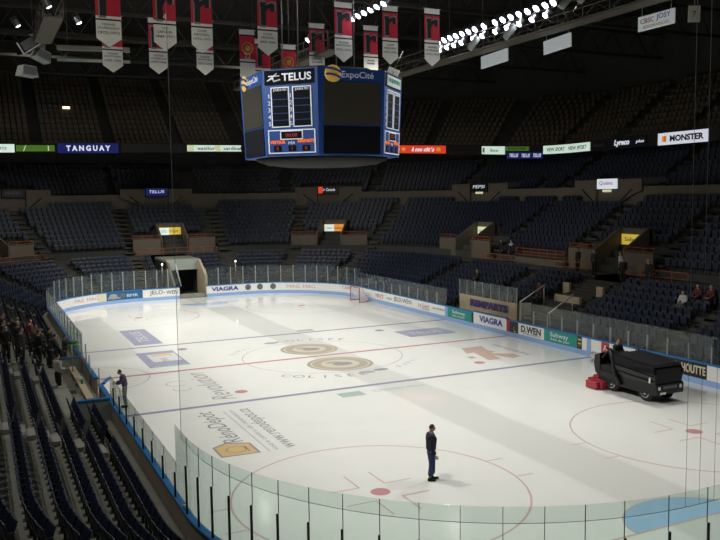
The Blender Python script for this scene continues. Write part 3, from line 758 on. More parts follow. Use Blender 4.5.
def mezz(u, label, body, face, ink, w=2.3, tab=None):
    x, y, nx, ny, s = P(u, 17.05); e = empty('concourse_portal', label, 'concourse portal', (x, y, 8.0), math.atan2(ny, nx)-PI/2, 'portals of the upper concourse')
    for sx in (-1, 1):
        b = MB(); b.prism([(sx*1.3, .1), (sx*3.2, 1.0), (sx*3.9, 1.2), (sx*3.9, 2.15), (sx*1.3, 2.15)], 0, .22, 'y'); b.build('wing_wall', M['wallbeige'], e)
        b = MB(); b.tube([(sx*1.35, -.03, .15), (sx*2.9, -.03, 1.35)], .05, n=6); b.build('handrail', M['black'], e)
        b = MB(); b.box((sx*1.3-.1, 0.2, .0), (sx*1.3+.1, 1.6, 2.2)); b.build('side_wall', M['wallbeige'], e)
    b = MB(); b.box((-1.3, 1.5, 0), (1.3, 1.6, 1.35)); b.build('opening', M['black'], e)  # black sheet standing in for the dark behind the portal
    b = MB(); b.box((-1.3, .15, 1.3), (1.3, 1.6, 1.45)); b.build('lintel', M['dark'], e)
    sg = MB(); sg.box((-w/2, -.02, 1.38), (w/2, .14, 2.22), bev=.02); so = sg.build('sign', M[face], e)
    v, f = text_geo(body, .46, .004, width=w*.72, shear=.15)
    m = frame((0, -.03, 1.85), (1, 0, 0)); raw('lettering', [tuple(m @ Vector(p)) for p in v], f, M[ink], so)
    if tab:
        b = MB(); b.box((-.5, .02, 1.12), (.5, .08, 1.33)); b.build('light_strip', M[tab], e)
    return e
mezz(54.0, 'beige upper concourse portal without lit sign, in bench-side corner', 'NIVEAU', 'e_dark', 'ink_grey')
mezz(62.2, 'beige upper concourse portal with navy sign and white lettering', 'TELUS', 'e_navy', 'e_white2')
mezz(71.3, 'beige upper concourse portal with half red, half dark sign', 'Air Canada', 'e_dark', 'e_white2')
so = [o for o in bpy.data.objects if o.name.startswith('sign')][-1]
b = MB(); b.box((-1.12, -.06, 1.42), (-.62, -.02, 2.18)); b.build('emblem', M['e_red'], so)
mezz(77.6, 'beige upper concourse portal with black sign and white capitals', 'PEPSI', 'e_dark', 'e_white2', tab='e_yelpale')
mezz(91.7, 'beige upper concourse portal with white sign and red lettering', 'Québec', 'e_white2', 'ink_red', tab='e_yelpale')

# ------------------------------------------------------------------ signs along the balcony front
def ribbon(t0, t1, label, face, texts=(), z=0., h=.80, extra=(), d=-.03):
    tc = (t0+t1)/2; p = RIB.at(tc, 0); e = empty('ribbon_sign', label, 'lit sign', (p[0], p[1], p[2]+z))
    n = max(2, int((t1-t0)/.7)+1); v = []; f = []
    for i in range(n):
        tt = t0+(t1-t0)*i/(n-1)
        for dd, zz in ((d, -h/2), (d-.09, -h/2), (d-.09, h/2), (d, h/2)):
            q = RIB.at(tt, dd); v.append((q[0]-p[0], q[1]-p[1], q[2]-p[2]+zz))
    for i in range(n-1):
        for j in range(4): f.append([i*4+j, i*4+(j+1) % 4, i*4+4+(j+1) % 4, i*4+4+j])
    f += [[0, 1, 2, 3], [(n-1)*4+j for j in range(4)][::-1]]
    raw('sign_face', v, f, M[face], e)
    def lay(v, f, m, toff, zz, name, dd):
        w = []
        for x, y, q3 in v:
            q = RIB.at(tc+toff+x, d-.09-dd-q3); w.append((q[0]-p[0], q[1]-p[1], q[2]-p[2]+zz+y))
        raw(name, w, f, m, e)
    for body, size, m, toff, width, sh in texts:
        v, f = text_geo(body, size, .004, width=width, shear=sh, offset=.03 if size > .6 else .008); lay(v, f, M[m], toff, 0., 'lettering', .008)
    for m, toff, w, hh in extra:
        lay([(-w/2, -hh/2, 0), (w/2, -hh/2, 0), (w/2, hh/2, 0), (-w/2, hh/2, 0)], [[0, 1, 2, 3]], M[m], toff, 0., 'panel', .004)
ribbon(26., 31.2, 'lit white sign on the balcony front, next to a green one', 'e_white', [('LOTO', .4, 'ink_grey', 1.2, 1.4, 0)])
ribbon(31.35, 34.9, 'dim green lit sign on the balcony front', 'e_green', [('/', .7, 'e_yelpale', -1.0, .3, .3)], h=.6, extra=[('e_yelpale', 1.2, .1, .5)])
ribbon(35.2, 41.1, 'navy lit sign with widely spaced white capitals', 'e_navy', [('T A N G U A Y', .72, 'e_white2', .0, 4.3, 0)], h=1.0)
ribbon(41.4, 48.0, 'blank unlit dark sign on the far balcony front', 'e_dark', h=.9)
ribbon(48.3, 54.3, 'pale lit sign with two yellow blocks, beside the scoreboard', 'e_white', [('essilor', .5, 'ink_grey', -.9, 2.0, 0), ('cardinal', .5, 'ink_grey', 2.0, 2.0, 0)], h=.66, extra=[('e_yelpale', -2.6, .6, .64), ('e_yelpale', .35, .6, .64)])
ribbon(72.6, 78.1, 'red lit sign with white script on the balcony corner', 'e_red', [('à nos côtés', .62, 'e_white2', .1, 2.7, .3)], h=.86, extra=[('e_orange', 1.9, .5, .4), ('e_orange', -2.2, .4, .4)])
ribbon(82.3, 85.0, 'pale green-white lit sign before the navy balcony sign', 'e_white', [('Sico', .4, 'ink_grey', .1, 1.0, .1)], h=.84, extra=[('e_green', -1.1, .3, .5), ('e_green', .95, .12, .6)])
ribbon(85.1, 88.0, 'dim dark green sign on the balcony front', 'e_green', [('promutuel', .45, 'ink_grey', 0, 2.2, .1)], h=.45, z=.18)
ribbon(85.3, 89.9, 'navy lit sign with repeated white script, set lower', 'e_navy', [('TELUS', .5, 'e_white2', -1.4, 1.1, .3), ('TELUS', .5, 'e_white2', .1, 1.1, .3), ('TELUS', .5, 'e_white2', 1.6, 1.1, .3)], h=.7, z=-.52, d=-.10)
ribbon(89.95, 96.3, 'long pale lit sign with dark repeated capitals', 'e_white', [('VIEW SPORT', .52, 'ink', -1.45, 2.5, .1), ('VIEW SPORT', .52, 'ink', 1.5, 2.5, .1)], h=.82)
ribbon(96.5, 98.5, 'small unlit sign with thin grey word', 'e_dark', [('DAN', .3, 'ink_grey', 0, 1.4, .1)], h=.5)
ribbon(99.0, 103.4, 'black sign with white mixed-case word on the balcony front', 'e_dark', [('Lyreco', .66, 'e_white2', -.7, 1.9, .15), ('plus', .36, 'e_white2', 1.5, 1.0, .2)], h=.9)
ribbon(104.75, 109.95, 'white lit sign with orange mark and black wide capitals', 'e_white2', [('MONSTER', .66, 'ink', .45, 3.5, 0)], h=1.0, extra=[('e_orange', -1.9, .5, .5), ('ink_red', -1.85, .16, .5)])

# orange-brown exits at the top of the balcony
for i, (tt, wd) in enumerate(((78., 'nearest the balcony corner'), (85.2, 'second from the balcony corner'), (92.6, 'third from the balcony corner'), (100.4, 'fourth from the balcony corner'))):
    x, y, z, nx, ny = RIB.at(tt, 9.6); e = empty('balcony_exit', 'rust-orange balcony exit hood, '+wd, 'exit', (x, y, z+5.55), math.atan2(ny, nx)-PI/2, 'balcony exit hoods')
    b = MB(); b.prism([(-.9, 0), (.9, 0), (.9, 1.0), (.3, 1.7), (-.3, 1.7), (-.9, 1.0)], 0, .5, 'y'); b.build('hood', M['orange'], e)
    b = MB(); b.box((-.5, -.03, 0), (.5, .0, 1.0)); b.build('opening', M['black'], e)  # black plate on the solid hood, painted as a shaded doorway
# ------------------------------------------------------------------ scoreboard over centre ice
e = empty('scoreboard', 'blue eight-sided scoreboard hanging over centre ice', 'scoreboard', (.2, 0, 10.9))
W1, W2 = 3.82, 3.08; c = W2/math.sqrt(2); H = W1/2+c
oct_ = [(-W1/2, -H), (W1/2, -H), (H, -W1/2), (H, W1/2), (W1/2, H), (-W1/2, H), (-H, W1/2), (-H, -W1/2)]
zb, zt, sc = .32, 4.70, .955
def ring_at(z): 
    k = sc+(1-sc)*(z-zb)/(zt-zb); return [(x*k, y*k, z) for x, y in oct_]
b = MB(); v = ring_at(zb)+ring_at(zt); b.add(v, [list(range(8))[::-1], list(range(8, 16))]+[[i, (i+1) % 8, 8+(i+1) % 8, 8+i] for i in range(8)]); b.build('housing', M['sb_blue'], e)
b = MB(); b.lathe([(3.7, .40), (3.65, .18), (3.1, -.02), (2.1, -.14), (.3, -.18)], n=40); b.build('drum', M['sb_drum'], e)
b = MB(); b.lathe([(3.7, 4.6), (3.4, 4.95), (1.2, 5.2)], n=8, mtx=Matrix.Rotation(PI/8, 4, 'Z')); b.build('crown', M['dark'], e)
for x, y in ((-1.8, -1.2), (1.5, -1.2), (-1.8, 1.2), (1.5, 1.2)):
    b = MB(); b.tube([(x, y, 4.7), (x, y, 13.2)], .035, n=6); b.build('hoist_cable', M['steel'], e)
def face_frame(i):
    a = Vector((*oct_[i], 0)); q = Vector((*oct_[(i+1) % 8], 0)); w = (q-a).length
    mid = (a+q)/2; kz = (zb+zt)/2; k = sc+(1-sc)*.5
    up = Vector((mid.x*(1-sc), mid.y*(1-sc), zt-zb)).normalized()
    return frame((mid.x*k, mid.y*k, kz), q-a, up) @ Matrix.Diagonal((.93, .876, 1., 1.)), w*k/.93
def quad(fr, x0, y0, x1, y1, h, name, m, parent, bev=0.):
    b = MB(); b.box((x0, y0, 0), (x1, y1, h), bev=bev); b.v = [tuple(fr @ Vector(p)) for p in b.v]; return b.build(name, m, parent)
def outline(fr, x0, y0, x1, y1, w, name, m, parent):
    b = MB()
    for a in ((x0, y0, x1, y0+w), (x0, y1-w, x1, y1), (x0, y0, x0+w, y1), (x1-w, y0, x1, y1)): b.box((a[0], a[1], 0), (a[2], a[3], .05))
    b.v = [tuple(fr @ Vector(p)) for p in b.v]; return b.build(name, m, parent)
for i in (0, 2, 4, 6):    # video faces
    fr, w = face_frame(i)
    quad(fr, -w*.42, -.72, w*.44, 1.72, .04, 'video_screen', M['sb_screen'], e); quad(fr, -w*.42, -2.42, w*.44, -.8, .04, 'lower_screen', M['sb_black'], e)
    t_ = quad(fr, -w*.49, 1.85, w*.49, 2.46, .02, 'name_panel', M['sb_blue'], e)
    text_obj('ExpoCité', .52, M['sb_white'], t_, fr @ Matrix.Translation((.35, 2.10, .035)), width=1.95)
    b = MB(); cm = fr @ Matrix.Translation((-1.15, 2.16, .03)); b.lathe([(.02, .03), (.46, .03), (.50, .0)], n=24, mtx=cm); b.build('emblem', M['sb_gold'], t_)
    b = MB()
    for q in (-.22, .12):
        b.tube([cm @ Vector((.52*math.sin(a), q+.16*math.cos(a)-.1*math.sin(a), .05)) for a in [-1.1+2.5*k/10 for k in range(11)]], [.015]+[.06]*9+[.02], n=6)
    b.build('emblem_stripe', M['sb_blue'], t_)
for i in (1, 3, 5, 7):    # figures faces
    fr, w = face_frame(i)
    pn_ = quad(fr, -w*.47, 1.62, w*.45, 2.44, .03, 'sponsor_panel', M['sb_black'], e)
    if i in (7, 3):
        text_obj('TELUS', .60, M['sb_white'], pn_, fr @ Matrix.Translation((.42, 2.03, .045)), width=1.75, offset=.012)
        b = MB(); b.tube([fr @ Vector(p) for p in ((-1.35, 1.85, .05), (-1.05, 2.0, .05), (-.75, 2.28, .05))], [.02, .06, .02], n=5)
        b.tube([fr @ Vector(p) for p in ((-1.25, 2.12, .05), (-.6, 2.12, .05))], .035, n=5); b.tube([fr @ Vector(p) for p in ((-1.0, 2.0, .05), (-.95, 1.82, .05), (-.55, 1.9, .05))], .04, n=5)
        b.build('emblem', M['sb_white'], pn_)
    else:
        quad(fr, -w*.4, 1.72, w*.4, 2.34, .05, 'sponsor_face', M['pale'], pn_)
        text_obj('DESJARDINS', .38, M['teal'], pn_, fr @ Matrix.Translation((0, 2.03, .065)), width=2.2)
    for q, (x0, x1) in enumerate(((-1.12, -.10), (.18, 1.22))):
        t_ = quad(fr, x0, -.78, x1, 1.42, .035, 'penalty_panel', M['sb_black'], e)
        outline(fr, x0-.04, -.84, x1+.04, 1.48, .055, 'panel_frame', M['sb_white'], t_)
        text_obj('JOUEUR PEN', .19, M['sb_white'], t_, fr @ Matrix.Translation(((x0+x1)/2, 1.30, .045)), width=.8)
        for k in range(5):
            z = 1.0-.4*k
            text_obj(str(k+1), .34, M['sb_white'], t_, fr @ Matrix.Translation((x0-.17, z-.02, .02)))
            quad(fr, x0+.04, z-.24, x1-.04, z-.21, .045, 'row_rule', M['sb_blue'], t_)
    t_ = quad(fr, -1.38, -2.32, 1.38, -1.02, .02, 'score_panel', M['sb_blue'], e)
    outline(fr, -1.42, -2.36, 1.42, -.98, .06, 'panel_frame', M['sb_white'], t_)
    quad(fr, -.62, -1.50, .62, -1.10, .045, 'clock', M['sb_black'], t_); outline(fr, -.68, -1.56, .68, -1.04, .05, 'clock_frame', M['sb_white'], t_)
    text_obj('00:00', .30, M['sb_red'], t_, fr @ Matrix.Translation((0, -1.30, .055)), width=.7)
    text_obj('VISITEUR', .25, M['sb_orange'], t_, fr @ Matrix.Translation((-.85, -1.70, .035)), width=.95, offset=.012)
    text_obj('REMPARTS', .25, M['sb_orange'], t_, fr @ Matrix.Translation((.85, -1.66, .035)), width=.98, offset=.012)
    text_obj('PÉR', .22, M['sb_white'], t_, fr @ Matrix.Translation((0, -1.74, .035)), width=.4)
    for q, x0 in enumerate((-1.1, -.22, .62)):
        quad(fr, x0, -2.24, x0+.46, -1.9, .04, 'digit_window', M['sb_black'], t_)
        text_obj('0' if q != 1 else '1', .3, M['sb_red'], t_, fr @ Matrix.Translation((x0+.23, -2.07, .048)))

# ------------------------------------------------------------------ banners under the roof
def r_logo(fr, parent, s=1.):
    """block letter of the red banners"""
    pts = [(-.36, -.62), (-.08, -.62), (-.08, .05), (.02, .22), (.16, .28), (.16, .12), (.40, .12), (.40, .50), (.24, .56), (-.02, .46), (-.08, .40), (-.08, .56), (-.40, .56), (-.40, .36), (-.36, .34)]
    for k, (sc_, m, h) in enumerate(((1.16, 'b_grey', .012), (1., 'b_black', .02))):
        b = MB(); v = [(x*sc_*s, y*sc_*s, h) for x, y in pts]; n = len(v); b.add(v+[(x, y, 0.004) for x, y, z in v], [list(range(n)), [n+i for i in range(n)][::-1]]+[[i, (i+1) % n, n+(i+1) % n, n+i] for i in range(n)])
        b.v = [tuple(fr @ Vector(p)) for p in b.v]; b.build(['logo_edge', 'logo'][k], M[m], parent)
def banner(x, y, ztip, w, label, lines, number=None, style='r', h=3.35, rz=0.):
    e = empty('championship_banner', label, 'banner', (x, y, ztip), rz, 'banners hanging under the roof')
    def ex(poly, m, name, d=.02):
        b = MB(); b.prism(poly, -d, d, 'y'); return b.build(name, M[m], e)
    a = w/2
    ex([(0, 0), (a, .42), (a, 1.30), (-a, 1.30), (-a, .42)], 'b_white', 'white_tail')
    ex([(-a, 1.30), (a, 1.30), (a, 1.38), (-a, 1.38)], 'b_black', 'stripe', .021); ex([(-a, 1.38), (a, 1.38), (a, 1.52), (-a, 1.52)], 'b_white', 'stripe')
    ex([(-a, 1.52), (a, 1.52), (a, 2.95), (-a, 2.95)], 'b_red', 'red_field')
    ex([(-a, 2.95), (a, 2.95), (a, 3.05), (-a, 3.05)], 'b_black', 'stripe', .021); ex([(-a, 3.05), (a, 3.05), (a, h), (-a, h)], 'b_white', 'head_band')
    b = MB(); b.tube([(-a-.08, 0, h), (a+.08, 0, h)], .03, n=6); b.build('rod', M['steel'], e)
    for q in (-a*.8, a*.8):
        b = MB(); b.tube([(q, 0, h), (q, 0, 24.5-ztip)], .006, n=4); b.build('cord', M['ink_grey'], e)
    fr = frame((0, -.024, 2.22), (1, 0, 0))
    if style == 'r': r_logo(fr, e, w*.92)
    else:
        b = MB(); b.lathe([(.30*w, 0), (.38*w, 0), (.38*w, .02), (.30*w, .02)], n=24, mtx=fr, ends=False); b.build('logo', M['b_gold'], e)
        b = MB(); b.lathe([(.02, 0), (.2*w, 0), (.2*w, .02), (.02, .02)], n=20, mtx=fr); b.build('logo', M['b_gold'], e)
    if number: text_obj(number, .44, M['b_white'], e, frame((0, -.03, 1.72), (1, 0, 0)), name='number')
    for i, (tx, sz, z) in enumerate(lines):
        text_obj(tx, sz, M['ink'], e, frame((0, -.026, z), (1, 0, 0)), width=min(w*.86, len(tx)*sz*.62))
    return e
PR = [('TROPHÉE', .15, 1.12), ('DU PRÉSIDENT', .15, .94), ('1972-1973', .20, .70)]
banner(-11.04, 0.6, 16.73, 1.22, 'red and white pointed banner dated 1972-1973', PR)
banner(-8.23, 0.6, 16.73, 1.15, 'red and white pointed banner with a number 4', [('GUY', .16, 1.14), ('LAFLEUR', .17, .95), ('1969-1971', .17, .72)], '4')
banner(-6.29, 0.6, 16.73, 1.12, 'red and white pointed banner headed COUPE, dated 1970-1971', [('COUPE', .16, 1.14), ('MEMORIAL', .17, .95), ('1970-1971', .17, .72)])
banner(-2.79, 0.2, 16.75, 1.12, 'dim red and white banner just above the scoreboard corner', [('COUPE', .16, 1.14), ('MEMORIAL', .15, .95), ('2005-2006', .16, .72)])
banner(1.92, 0.65, 16.73, 1.09, 'red and white banner hanging straight above the scoreboard', [('TROPHÉE', .15, 1.12), ('JEAN ROUGEAU', .14, .94), ('1973-1974', .17, .70)])
banner(4.80, 0.4, 16.73, 1.0, 'red and white banner above the scoreboard, before the lamp rows', [('COUPE', .15, 1.12), ('PRÉSIDENT', .14, .94), ('1975-1976', .17, .70)])
banner(7.46, 0.1, 16.73, 1.03, 'red and white banner beside lamp row, farthest from bench side', [('TROPHÉE', .15, 1.12), ('DU PRÉSIDENT', .15, .94), ('1973-1974', .18, .70)])
banner(-9.61, 8.9, 16.73, 1.18, 'second-row banner dated 1998-1999, hanging behind the 1972-1973 banner', [('TROPHÉE', .14, 1.12), ('JEAN ROUGEAU', .13, .94), ('1998-1999', .17, .70)])
banner(-6.94, 8.6, 16.73, 1.12, 'second-row banner half hidden behind the banner with number 4', [('TROPHÉE', .14, 1.12), ('LUC ROBITAILLE', .13, .94), ('1997-1998', .17, .70)])
banner(-4.17, 8.1, 16.73, 1.06, 'second-row banner dated 2003-2004, behind the COUPE banner', [('TROPHÉE', .14, 1.12), ('JEAN ROUGEAU', .13, .94), ('2003-2004', .17, .70)])
banner(-1.45, 8.0, 16.33, 1.0, 'second-row red banner with gold ring and number 22', [], '22', 'o')
banner(-0.22, 8.6, 15.93, 1.05, 'second-row banner with white tail beside number 22 banner', [('TROPHÉE', .15, 1.12), ('DU PRÉSIDENT', .13, .94), ('1974', .17, .70)])
banner(1.40, 8.2, 15.63, 1.0, 'second-row red banner with gold ring over scoreboard', [], None, 'o')
banner(2.67, 6.4, 16.73, 1.05, 'second-row red banner over scoreboard with black block letter', [('JACQUES', .15, 1.12), ('RICHARD', .15, .94)])
banner(3.65, 8.6, 15.63, 0.9, 'small low red banner peeking over the scoreboard top', [], None, 'o')
banner(6.42, 6.2, 16.83, 1.03, 'red banner behind scoreboard with pale blue head band', [('MICHEL', .15, 1.12), ('BRIÈRE', .15, .94)])

# ------------------------------------------------------------------ catwalks and lamps
def catwalk(x, y0, y1, z, nm):
    t = MB()
    t.box((x-.5, y0, z-1.1), (x+.5, y1, z-1.02))
    for xx in (x-.5, x+.5):
        for zz in (z-1.0, z-.45, z+.05): t.tube([(xx, y0, zz), (xx, y1, zz)], .035, n=5)
        y = y0
        while y < y1:
            t.tube([(xx, y, z-1.05), (xx, y, z+.05)], .03, n=5); t.tube([(xx, y, z-1.05), (xx, y+1.0, z-.45), (xx, min(y+2., y1), z-1.05)], .02, n=4); y += 2.
    y = y0
    while y < y1: t.tube([(x, y, z), (x, y, 24.)], .03, n=5); y += 4.
    return t.build('trim_catwalk', M['truss'], kind='structure')
catwalk(12.35, -26, 24, 19.3, 'c'); catwalk(2.9, 4, 24, 19.1, 'c'); catwalk(-13.2, 5, 13, 20.0, 'c')
def lamp(x, y, z, tilt, label, m='lamp', r=.22, group='floodlights along the catwalk'):
    e = empty('flood_lamp', label, 'lamp', (x, y, z), 0, group); e.rotation_euler = (0, tilt, 0)
    b = MB(); b.lathe([(.10, .42), (.14, .36), (r*.8, .12), (r, 0), (r*.96, -.02), (.11, .38)][:4], n=18); b.build('housing', M['steel'], e)
    b = MB(); b.lathe([(.02, -.05), (r*.7, -.035), (r*.94, .005)], n=18, ends=True); b.build('lens', M[m], e)
    b = MB(); b.tube([(-r, 0, .1), (-r, 0, .55), (r, 0, .55), (r, 0, .1)], .025, n=5); b.build('bracket', M['ink_grey'], e)
    return e
n = 0
for y in (6.5, 5.75, 5.0, 4.25, 3.5, 2.75, 2.0, 1.0, -.2, -1.0, -1.8, -2.6, -3.4, -4.2, -5.0, -5.7):
    n += 1; lamp(11.75, y, 19.55, .85, f'bright floodlight in the upper line of the side catwalk, {ORD[n-1]} from the scoreboard')
n = 0
for y in (6.1, 5.2, 4.3, 3.4, 2.0, 1.0, -.4, -1.6, -2.8, -4.0, -5.2):
    n += 1; lamp(11.6, y, 18.95, .85, f'bright floodlight in the lower line of the side catwalk, {ORD[n-1]} from the scoreboard', r=.19)
n = 0
for y in (8.2, 6.9, 2.9, 2.1, 1.3, .5, -.3, -1.1, -1.9, -2.7):
    n += 1; lamp(2.78, y, 19.35, .7, f'floodlight of the middle line above the banners, {ORD[n-1]} from the far end', r=.2)
for i, (x, y, z) in enumerate(((-13.3, 8.6, 19.5), (-13.35, 5.8, 19.6), (-12.8, 10., 19.6), (-11.5, 8.4, 19.4), (-14.7, 10.6, 19.4), (-13.5, 7.4, 19.3))):
    lamp(x, y, z, -.5, ['white floodlight over the bench-side catwalk, large and low', 'small high floodlight over the bench-side catwalk', 'small floodlight just below the large one on bench-side catwalk', 'single floodlight apart from the bench-side cluster, nearer the banners',
                        'dim floodlight farthest from the banners', 'small floodlight between the two on bench-side catwalk'][i], 'lamp' if i in (0, 3) else 'lamp_dim', r=(.30 if i == 0 else .17), group='floodlights over the bench-side catwalk')
# dark, switched-off fixtures hanging under the side catwalk
for i, y in enumerate((1.6, -2.2, -7.2, -8.6)):
    e = empty('spot_fixture', ['white unlit spotlight under the bright lamps, nearest the scoreboard', 'white unlit spotlight under the middle of the bright lamps', 'white unlit spotlight past the end of the bright lamps', 'white unlit spotlight past the blank panels'][i], 'spotlight', (11.4, y, 18.6 if i < 2 else 19.3)); e.rotation_euler = (.5, .5, .3*i)
    b = MB(); b.lathe([(.05, -.5), (.2, -.45), (.22, .35), (.13, .5)], n=14); b.build('barrel', M['pale'], e)
    b = MB(); b.tube([(0, 0, .5), (0, .1, 1.)], .03, n=5); b.build('bracket', M['steel'], e)
def hang_panel(p0, p1, h, label, m, text=None, name='hanging_sign'):
    a = Vector(p0); q = Vector(p1); w = (q-a).length; e = empty(name, label, 'hanging sign', (a+q)/2); fr = frame((0, 0, 0), q-a)
    b = MB(); b.box((-w/2, -h/2, -.04), (w/2, h/2, .04), bev=.01); b.v = [tuple(fr @ Vector(p)) for p in b.v]; b.build('panel', M[m], e)
    for x in (-w*.4, w*.4):
        b = MB(); b.tube([fr @ Vector((x, h/2, 0)), fr @ Vector((x, h/2+1.0, 0))], .015, n=4); b.build('hanger', M['steel'], e)
    for tx, sz, mm, x, y, wd in (text or []): text_obj(tx, sz, M[mm], e, fr @ Matrix.Translation((x, y, .05)), width=wd)
    return e
M['hang_white'] = em('hanging_panel_lit', (.42, .46, .47), .5)
hang_panel((13.2, 3.4, 17.75), (13.2, .45, 17.85), .80, 'blank white panel hanging below the lamps, nearer the scoreboard', 'hang_white')
hang_panel((13.2, -3.1, 17.62), (13.2, -5.5, 17.72), .78, 'blank white panel hanging below the lamps, farther from the scoreboard', 'hang_white')
hang_panel((13.2, -10.6, 17.52), (13.2, -12.95, 17.52), .72, 'white hanging sign with red and grey lettering above yellow line', 'hang_white', [('CBSC', .34, 'ink_red', -.55, .10, .9), ('JOSY', .34, 'ink_blue', .5, .12, .9), ('ASSURANCES', .2, 'yellow', 0, -.2, 1.7)])
def poster(loc, w, h, tilt, label):
    e = empty('hung_poster', label, 'poster', loc); e.rotation_euler = (0, tilt, math.radians(-30))
    b = MB(); b.box((-w/2, -.015, -h/2), (w/2, .015, h/2), bev=.006); b.build('panel', M['b_white'], e)
    text_obj('7' if tilt > 0 else 'H', .4, M['ink_grey'], e, frame((0, -.02, 0), (1, 0, 0)))
    b = MB(); b.tube([(0, 0, h/2), (0, 0, h/2+1.2)], .01, n=4); b.build('cord', M['steel'], e)
poster((7.1, 4.5, 16.9), .75, .7, .45, 'small white tilted poster below the last banner')
poster((6.6, 4.8, 15.75), .75, .6, -.1, 'small white poster hanging level near scoreboard top')
poster((13.2, -14.1, 17.35), .55, .75, .02, 'small pale tapered poster past the lettered hanging sign')
# loudspeaker cluster over the bench-side stand
e = empty('speaker_cluster', 'grey loudspeaker cluster hanging over the bench-side stand', 'loudspeakers', (-13.6, 13.0, 18.3)); e.rotation_euler = (0, 0, .45)
for i, (x, y, z, a, s_) in enumerate(((-.5, 0, .5, -.6, 1.), (.25, .1, .75, .5, .95), (.55, 0, -.05, .35, .85), (-.35, .2, -1.1, .05, .9))):
    m_ = Matrix.Translation((x, y, z)) @ Matrix.Rotation(a, 4, 'Y')
    b = MB(); b.prism([(-.62*s_, -.36*s_), (.62*s_, -.36*s_), (.44*s_, .36*s_), (-.44*s_, .36*s_)], 0, .8, 'y'); b.v = [tuple(m_ @ Vector(p)) for p in b.v]; sp_ = b.build('cabinet', M['pale'] if i else M['sb_black'], e)
    b = MB(); b.box((-.5*s_, -.03, -.28*s_), (.5*s_, .0, .28*s_), mtx=m_); b.build('grille', M['ink_grey'], sp_)
    if i == 0:
        b = MB(); b.box((-.7, -.05, -.40), (.7, .0, -.33), mtx=m_); b.box((-.7, -.05, -.4), (-.62, .0, .4), mtx=m_); b.build('edge_trim', M['b_white'], sp_)
b = MB(); b.tube([(0, .3, .8), (0, .3, 5.)], .03, n=5); b.tube([(-.5, .3, .8), (.5, .3, .8)], .04, n=5); b.build('hanger', M['truss'], e)
# a lit panel and beam along the bench-side catwalk
e = empty('acoustic_baffle', 'long pale baffle under the bench-side catwalk', 'baffle', (-9.8, 17., 19.3)); e.rotation_euler = (0, 0, -.15)
b = MB(); b.box((-2.2, -.1, 0), (2.6, .1, .35), bev=.03); b.build('panel', M['concrete'], e); b = MB(); b.box((-2.2, -.15, -.75), (2.6, -.05, -.55), bev=.02); b.build('strip', M['pale'], e)
b = MB(); b.tube([(-1.5, 0, .3), (-1.5, 0, 5)], .03, n=5); b.tube([(2., 0, .3), (2., 0, 5)], .03, n=5); b.build('hanger', M['truss'], e)
# press lamp burning up in the far balcony
e = empty('balcony_lamp', 'small warm lamp burning alone in the far balcony seats', 'lamp', (-8.2, 51.0, 18.95)); b = MB(); b.lathe([(.02, .25), (.1, .2), (.42, 0), (.40, -.05), (.06, -.08)], n=14); b.build('shade', M['steel'], e)
M['warm'] = em('warm_lens', (1., .72, .45), 3.); b = MB(); b.box((-.36, -.5, -.1), (.36, -.42, .14), bev=.02); b.build('lens', M['warm'], e); b = MB(); b.tube([(0, 0, -2.2), (0, 0, 0)], .04, n=6); b.build('stem', M['steel'], e)
# ------------------------------------------------------------------ people
def skin(chains, sub=1):
    """one continuous surface grown round a skeleton; chains = list of [(joint, radius) ...] sharing joints by position"""
    vs = []; rs = []; es = []
    def idx(p, r):
        for i, q in enumerate(vs):
            if (Vector(q)-Vector(p)).length < 1e-5: return i
        vs.append(tuple(p)); rs.append(r); return len(vs)-1
    for ch in chains:
        ids = [idx(p, r) for p, r in ch]
        es += list(zip(ids, ids[1:]))
    me = bpy.data.meshes.new('body_tmp'); me.from_pydata(vs, es, []); o = bpy.data.objects.new('body_tmp', me); COL.objects.link(o)
    md = o.modifiers.new('s', 'SKIN'); md.use_smooth_shade = True
    for i, r in enumerate(rs):
        rr = r if isinstance(r, tuple) else (r, r)
        me.skin_vertices[0].data[i].radius = rr; me.skin_vertices[0].data[i].use_root = (i == 0)
    o.modifiers.new('d', 'SUBSURF').levels = sub
    dg = bpy.context.evaluated_depsgraph_get(); m2 = bpy.data.meshes.new_from_object(o.evaluated_get(dg))
    v = [tuple(p.co) for p in m2.vertices]; f = [list(p.vertices) for p in m2.polygons]
    bpy.data.objects.remove(o); bpy.data.meshes.remove(me); bpy.data.meshes.remove(m2)
    return v, f
STAND = dict(pelvis=(0, 0, .96), waist=(0, 0, 1.10), chest=(0, .01, 1.32), collar=(0, 0, 1.47), neck=(0, .01, 1.53), head=(0, .03, 1.65), crown=(0, .02, 1.74),
             sL=(-.185, 0, 1.42), eL=(-.235, -.02, 1.13), wL=(-.235, .07, .88), sR=(.185, 0, 1.42), eR=(.235, -.02, 1.13), wR=(.235, .07, .88),
             hL=(-.09, 0, .92), kL=(-.10, .02, .50), aL=(-.10, -.02, .10), hR=(.09, 0, .92), kR=(.10, .02, .50), aR=(.10, -.02, .10))
